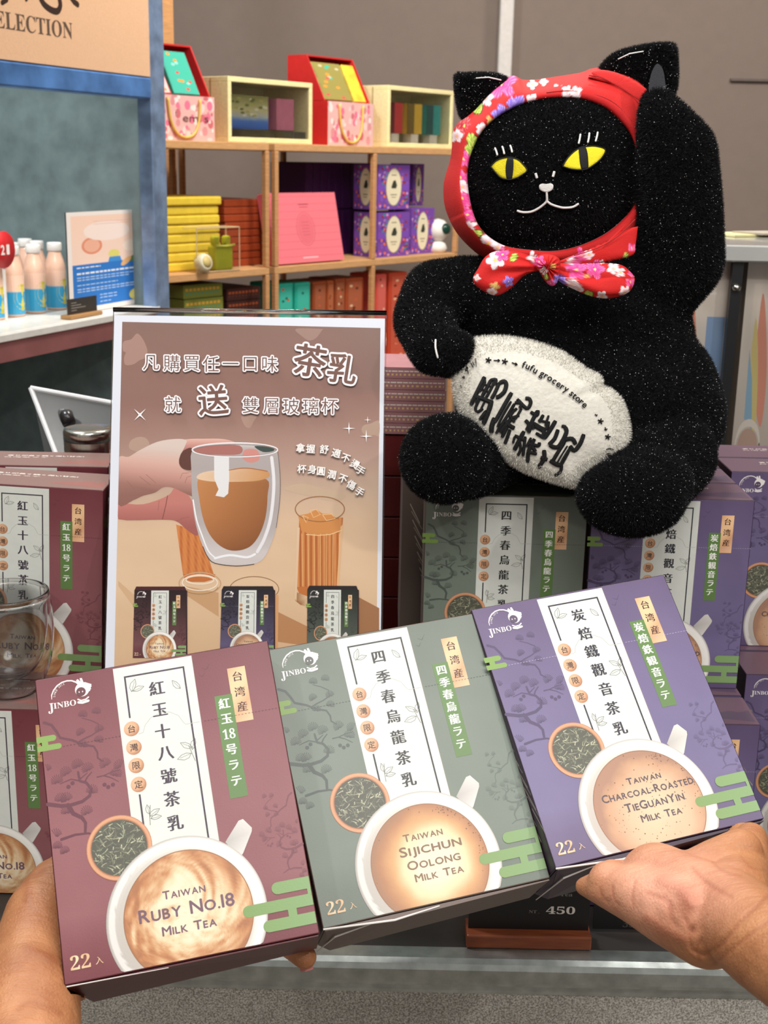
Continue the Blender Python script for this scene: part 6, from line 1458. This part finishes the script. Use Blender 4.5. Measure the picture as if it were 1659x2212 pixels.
# right arm: palm up under the purple box, fingers spread on its back
back = BD + .0015
k_ = 'purple'
pts = wchain([px_(1990, 2270, .60, 125), px_(1800, 2140, .65, 116), px_(1660, 2045, .70, 104), px_(1575, 1975, .745, 98)])
pts += wchain([px_(1575, 1975, .745, 96), px_(1490, 1945, .775, 96), px_(1420, 1905, .80, 84)])
pts += wchain([px_(1530, 1995, .745, 96), px_(1450, 1962, .765, 82), px_(1380, 1932, .785, 66), px_(1310, 1918, .80, 42), px_(1262, 1915, .815, 20)])
pts += wchain([px_(1590, 1930, .765, 76), px_(1612, 1870, .80, 52), px_(1622, 1812, .825, 36)])
pts += wchain([px_(1490, 1905, .785, 62), px_(1550, 1868, .79, 56), px_(1600, 1838, .795, 48)])
th = bpnt(k_, .062, back + .016, .035); pts += wchain([px_(1622, 1812, .825, 36), (bpnt(k_, .070, back + .018, .012), .0115), (th, .0105), (bpnt(k_, .050, back + .012, .060), .0088)])
for i, (dx, L) in enumerate(((.030, .070), (.006, .082), (-.018, .076), (-.040, .058))):
    b0 = P(1480 - i * 55, 1905, .80); pts += wchain([(b0, .013), (bpnt(k_, .052 + dx * .8 - .01, back + .017, .004), .0112), (bpnt(k_, .02 + dx, back + .012, L * .45), .0092), (bpnt(k_, .0 + dx, back + .0095, L * .8), .0084), (bpnt(k_, -.012 + dx, back + .0085, L), .0076)])
V, Fc = blob(pts, .0014, 8)
def crease(V, lines):
    x, y = project(V); v = np.array(CAM) - V; v /= np.linalg.norm(v, axis=1)[:, None]; C = np.zeros(len(V))
    for pts_, w, dep in lines:
        pl_ = smooth_line(pts_, 5); dm = np.full(len(V), 1e9)
        for (x0, y0), (x1, y1) in zip(pl_, pl_[1:]):
            dx, dy = x1 - x0, y1 - y0; t = np.clip(((x - x0) * dx + (y - y0) * dy) / (dx * dx + dy * dy + 1e-9), 0, 1); dm = np.minimum(dm, np.hypot(x - x0 - t * dx, y - y0 - t * dy))
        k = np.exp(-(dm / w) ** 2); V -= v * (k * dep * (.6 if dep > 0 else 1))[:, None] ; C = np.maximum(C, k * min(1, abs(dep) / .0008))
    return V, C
V, CR = crease(V, [([(1497, 2005), (1490, 2030), (1497, 2052), (1520, 2062)], 4, .0022), ([(1520, 2062), (1560, 2040), (1600, 1990), (1659, 1935)], 4.5, .0018), ([(1515, 2030), (1505, 2050), (1512, 2075)], 3.5, .0012),
  ([(1372, 1905), (1366, 1935), (1368, 1960)], 3.5, .0011), ([(1296, 1920), (1302, 1938), (1316, 1950)], 3, .0010), ([(1324, 1915), (1326, 1940), (1340, 1958)], 3, .0010), ([(1445, 1960), (1452, 1985), (1462, 2000)], 5, .0010), ([(1480, 1985), (1486, 2000), (1497, 2012)], 5, .0012),
  ([(1495, 1875), (1530, 1910), (1580, 1938)], 4.5, .0012), ([(1540, 1862), (1560, 1880), (1600, 1892)], 3.5, .0007), ([(1400, 1930), (1440, 1945), (1452, 1960)], 6, .0008), ([(1600, 1850), (1625, 1875), (1650, 1880)], 3, .0006),
  ([(1430, 1900), (1470, 1920), (1490, 1950)], 16, -.0022), ([(1400, 1985), (1440, 2015), (1480, 2030)], 14, -.0015), ([(1545, 2080), (1620, 2020), (1659, 1990)], 4, .0010)])
# keep the flesh outside the cartons it supports
def pushout(V, kinds):
    for kd in kinds:
        Mi = HM[kd].inverted(); Mf = HM[kd]
        A4 = np.array(Mi); B4 = np.array(Mf); L = V @ A4[:3, :3].T + A4[:3, 3]
        ins = (L[:, 0] > -BW / 2) & (L[:, 0] < BW / 2) & (L[:, 1] > -.001) & (L[:, 1] < BD + .0008) & (L[:, 2] > -.0052) & (L[:, 2] < BH)
        if not ins.any(): continue
        dz = L[:, 2] + .0052; dy = BD + .0008 - L[:, 1]; dx = BW / 2 - L[:, 0]; dxl = L[:, 0] + BW / 2
        m = ins & (dz <= dy); L[m, 2] = -.0052
        m = ins & (dz > dy); L[m, 1] = BD + .0008
        V[ins] = (L @ B4[:3, :3].T + B4[:3, 3])[ins]
    return V
V = pushout(V, ('purple', 'green'))
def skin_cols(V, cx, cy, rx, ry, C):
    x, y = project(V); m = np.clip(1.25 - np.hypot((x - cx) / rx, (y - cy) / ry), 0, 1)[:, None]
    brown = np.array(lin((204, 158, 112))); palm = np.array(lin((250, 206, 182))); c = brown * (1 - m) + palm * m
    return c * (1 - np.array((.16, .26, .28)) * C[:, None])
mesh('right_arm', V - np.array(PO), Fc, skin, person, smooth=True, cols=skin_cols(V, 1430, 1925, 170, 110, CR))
# left arm
k_ = 'ruby'
pts = wchain([px_(30, 2440, .68, 140), px_(52, 2260, .735, 124), px_(70, 2100, .78, 102), px_(96, 1985, .815, 88), px_(128, 1925, .835, 74)])
pts += wchain([px_(96, 1985, .815, 84), px_(170, 1960, .85, 78), px_(250, 1930, .87, 64)])
pts += wchain([px_(125, 1925, .83, 56), px_(140, 1880, .845, 42)] + [(bpnt(k_, -.062, back + .02, .07), .0112), (bpnt(k_, -.052, back + .012, .098), .0100), (bpnt(k_, -.040, back + .0105, .118), .0088)])
palm = [bpnt(k_, -.040, back + .022, z) for z in (.072, .060, .048, .036)]
for i, (p0, L) in enumerate(zip(palm, (.075, .082, .078, .062))):
    zf = (.086, .064, .042, .022)[i]
    pts += wchain([px_(190, 1945, .86, 48), (p0, .0145), (bpnt(k_, -.012, back + .0125, zf), .0100), (bpnt(k_, -.012 + L * .5, back + .0105, zf - .002), .0090), (bpnt(k_, -.012 + L, back + .0085, zf - .004), .0076)])
pts += wchain([(bpnt(k_, .045, back + .012, .018), .0088), (bpnt(k_, .060, back + .012, .004), .0084), (bpnt(k_, .066, back + .010, -.0035), .0078)])
V, Fc = blob(pts, .0015, 8)
V, _c = crease(V, [([(20, 1930), (50, 1905), (95, 1880)], 5, .0008), ([(60, 2050), (90, 2060), (120, 2075)], 12, -.0010), ([(40, 2180), (70, 2165), (130, 2190)], 6, .0006), ([(70, 1870), (60, 1900), (62, 1940)], 9, -.0012)])
V = pushout(V, ('ruby', 'green'))
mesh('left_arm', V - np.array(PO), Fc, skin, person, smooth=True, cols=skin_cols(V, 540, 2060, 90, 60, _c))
def nail(name, kd, x, y, z, nrm, along):
    M = HM[kd]; c = M @ Vector((x, y, z)); n = (M.to_3x3() @ Vector(nrm)).normalized(); a = (M.to_3x3() @ Vector(along)).normalized(); b = n.cross(a)
    V = []; 
    for i in range(7):
        for j in range(7):
            u, v = (i / 6 - .5) * .0115, (j / 6 - .5) * .0095; k = (1 - (2 * j / 6 - 1) ** 2 * .12); V.append(c + a * u + b * v * (1 if i < 5 else .9) + n * (-(v * v) * 60) - PO)
    mesh(name, V, [(i * 7 + j, i * 7 + j + 1, (i + 1) * 7 + j + 1, (i + 1) * 7 + j) for i in range(6) for j in range(6)], mat('nail', (226, 150, 146), .25, coat=.3), person, smooth=True)
nail('fingernail', 'ruby', .066, back + .0175, -.006, (0, .9, -.3), (0, -.2, -1))
for i, L in enumerate((.075, .082, .078)):
    nail('fingernail', 'ruby', -.014 + L, back + .0165, (.070, .046, .022)[i], (0, 1, 0), (1, 0, 0))
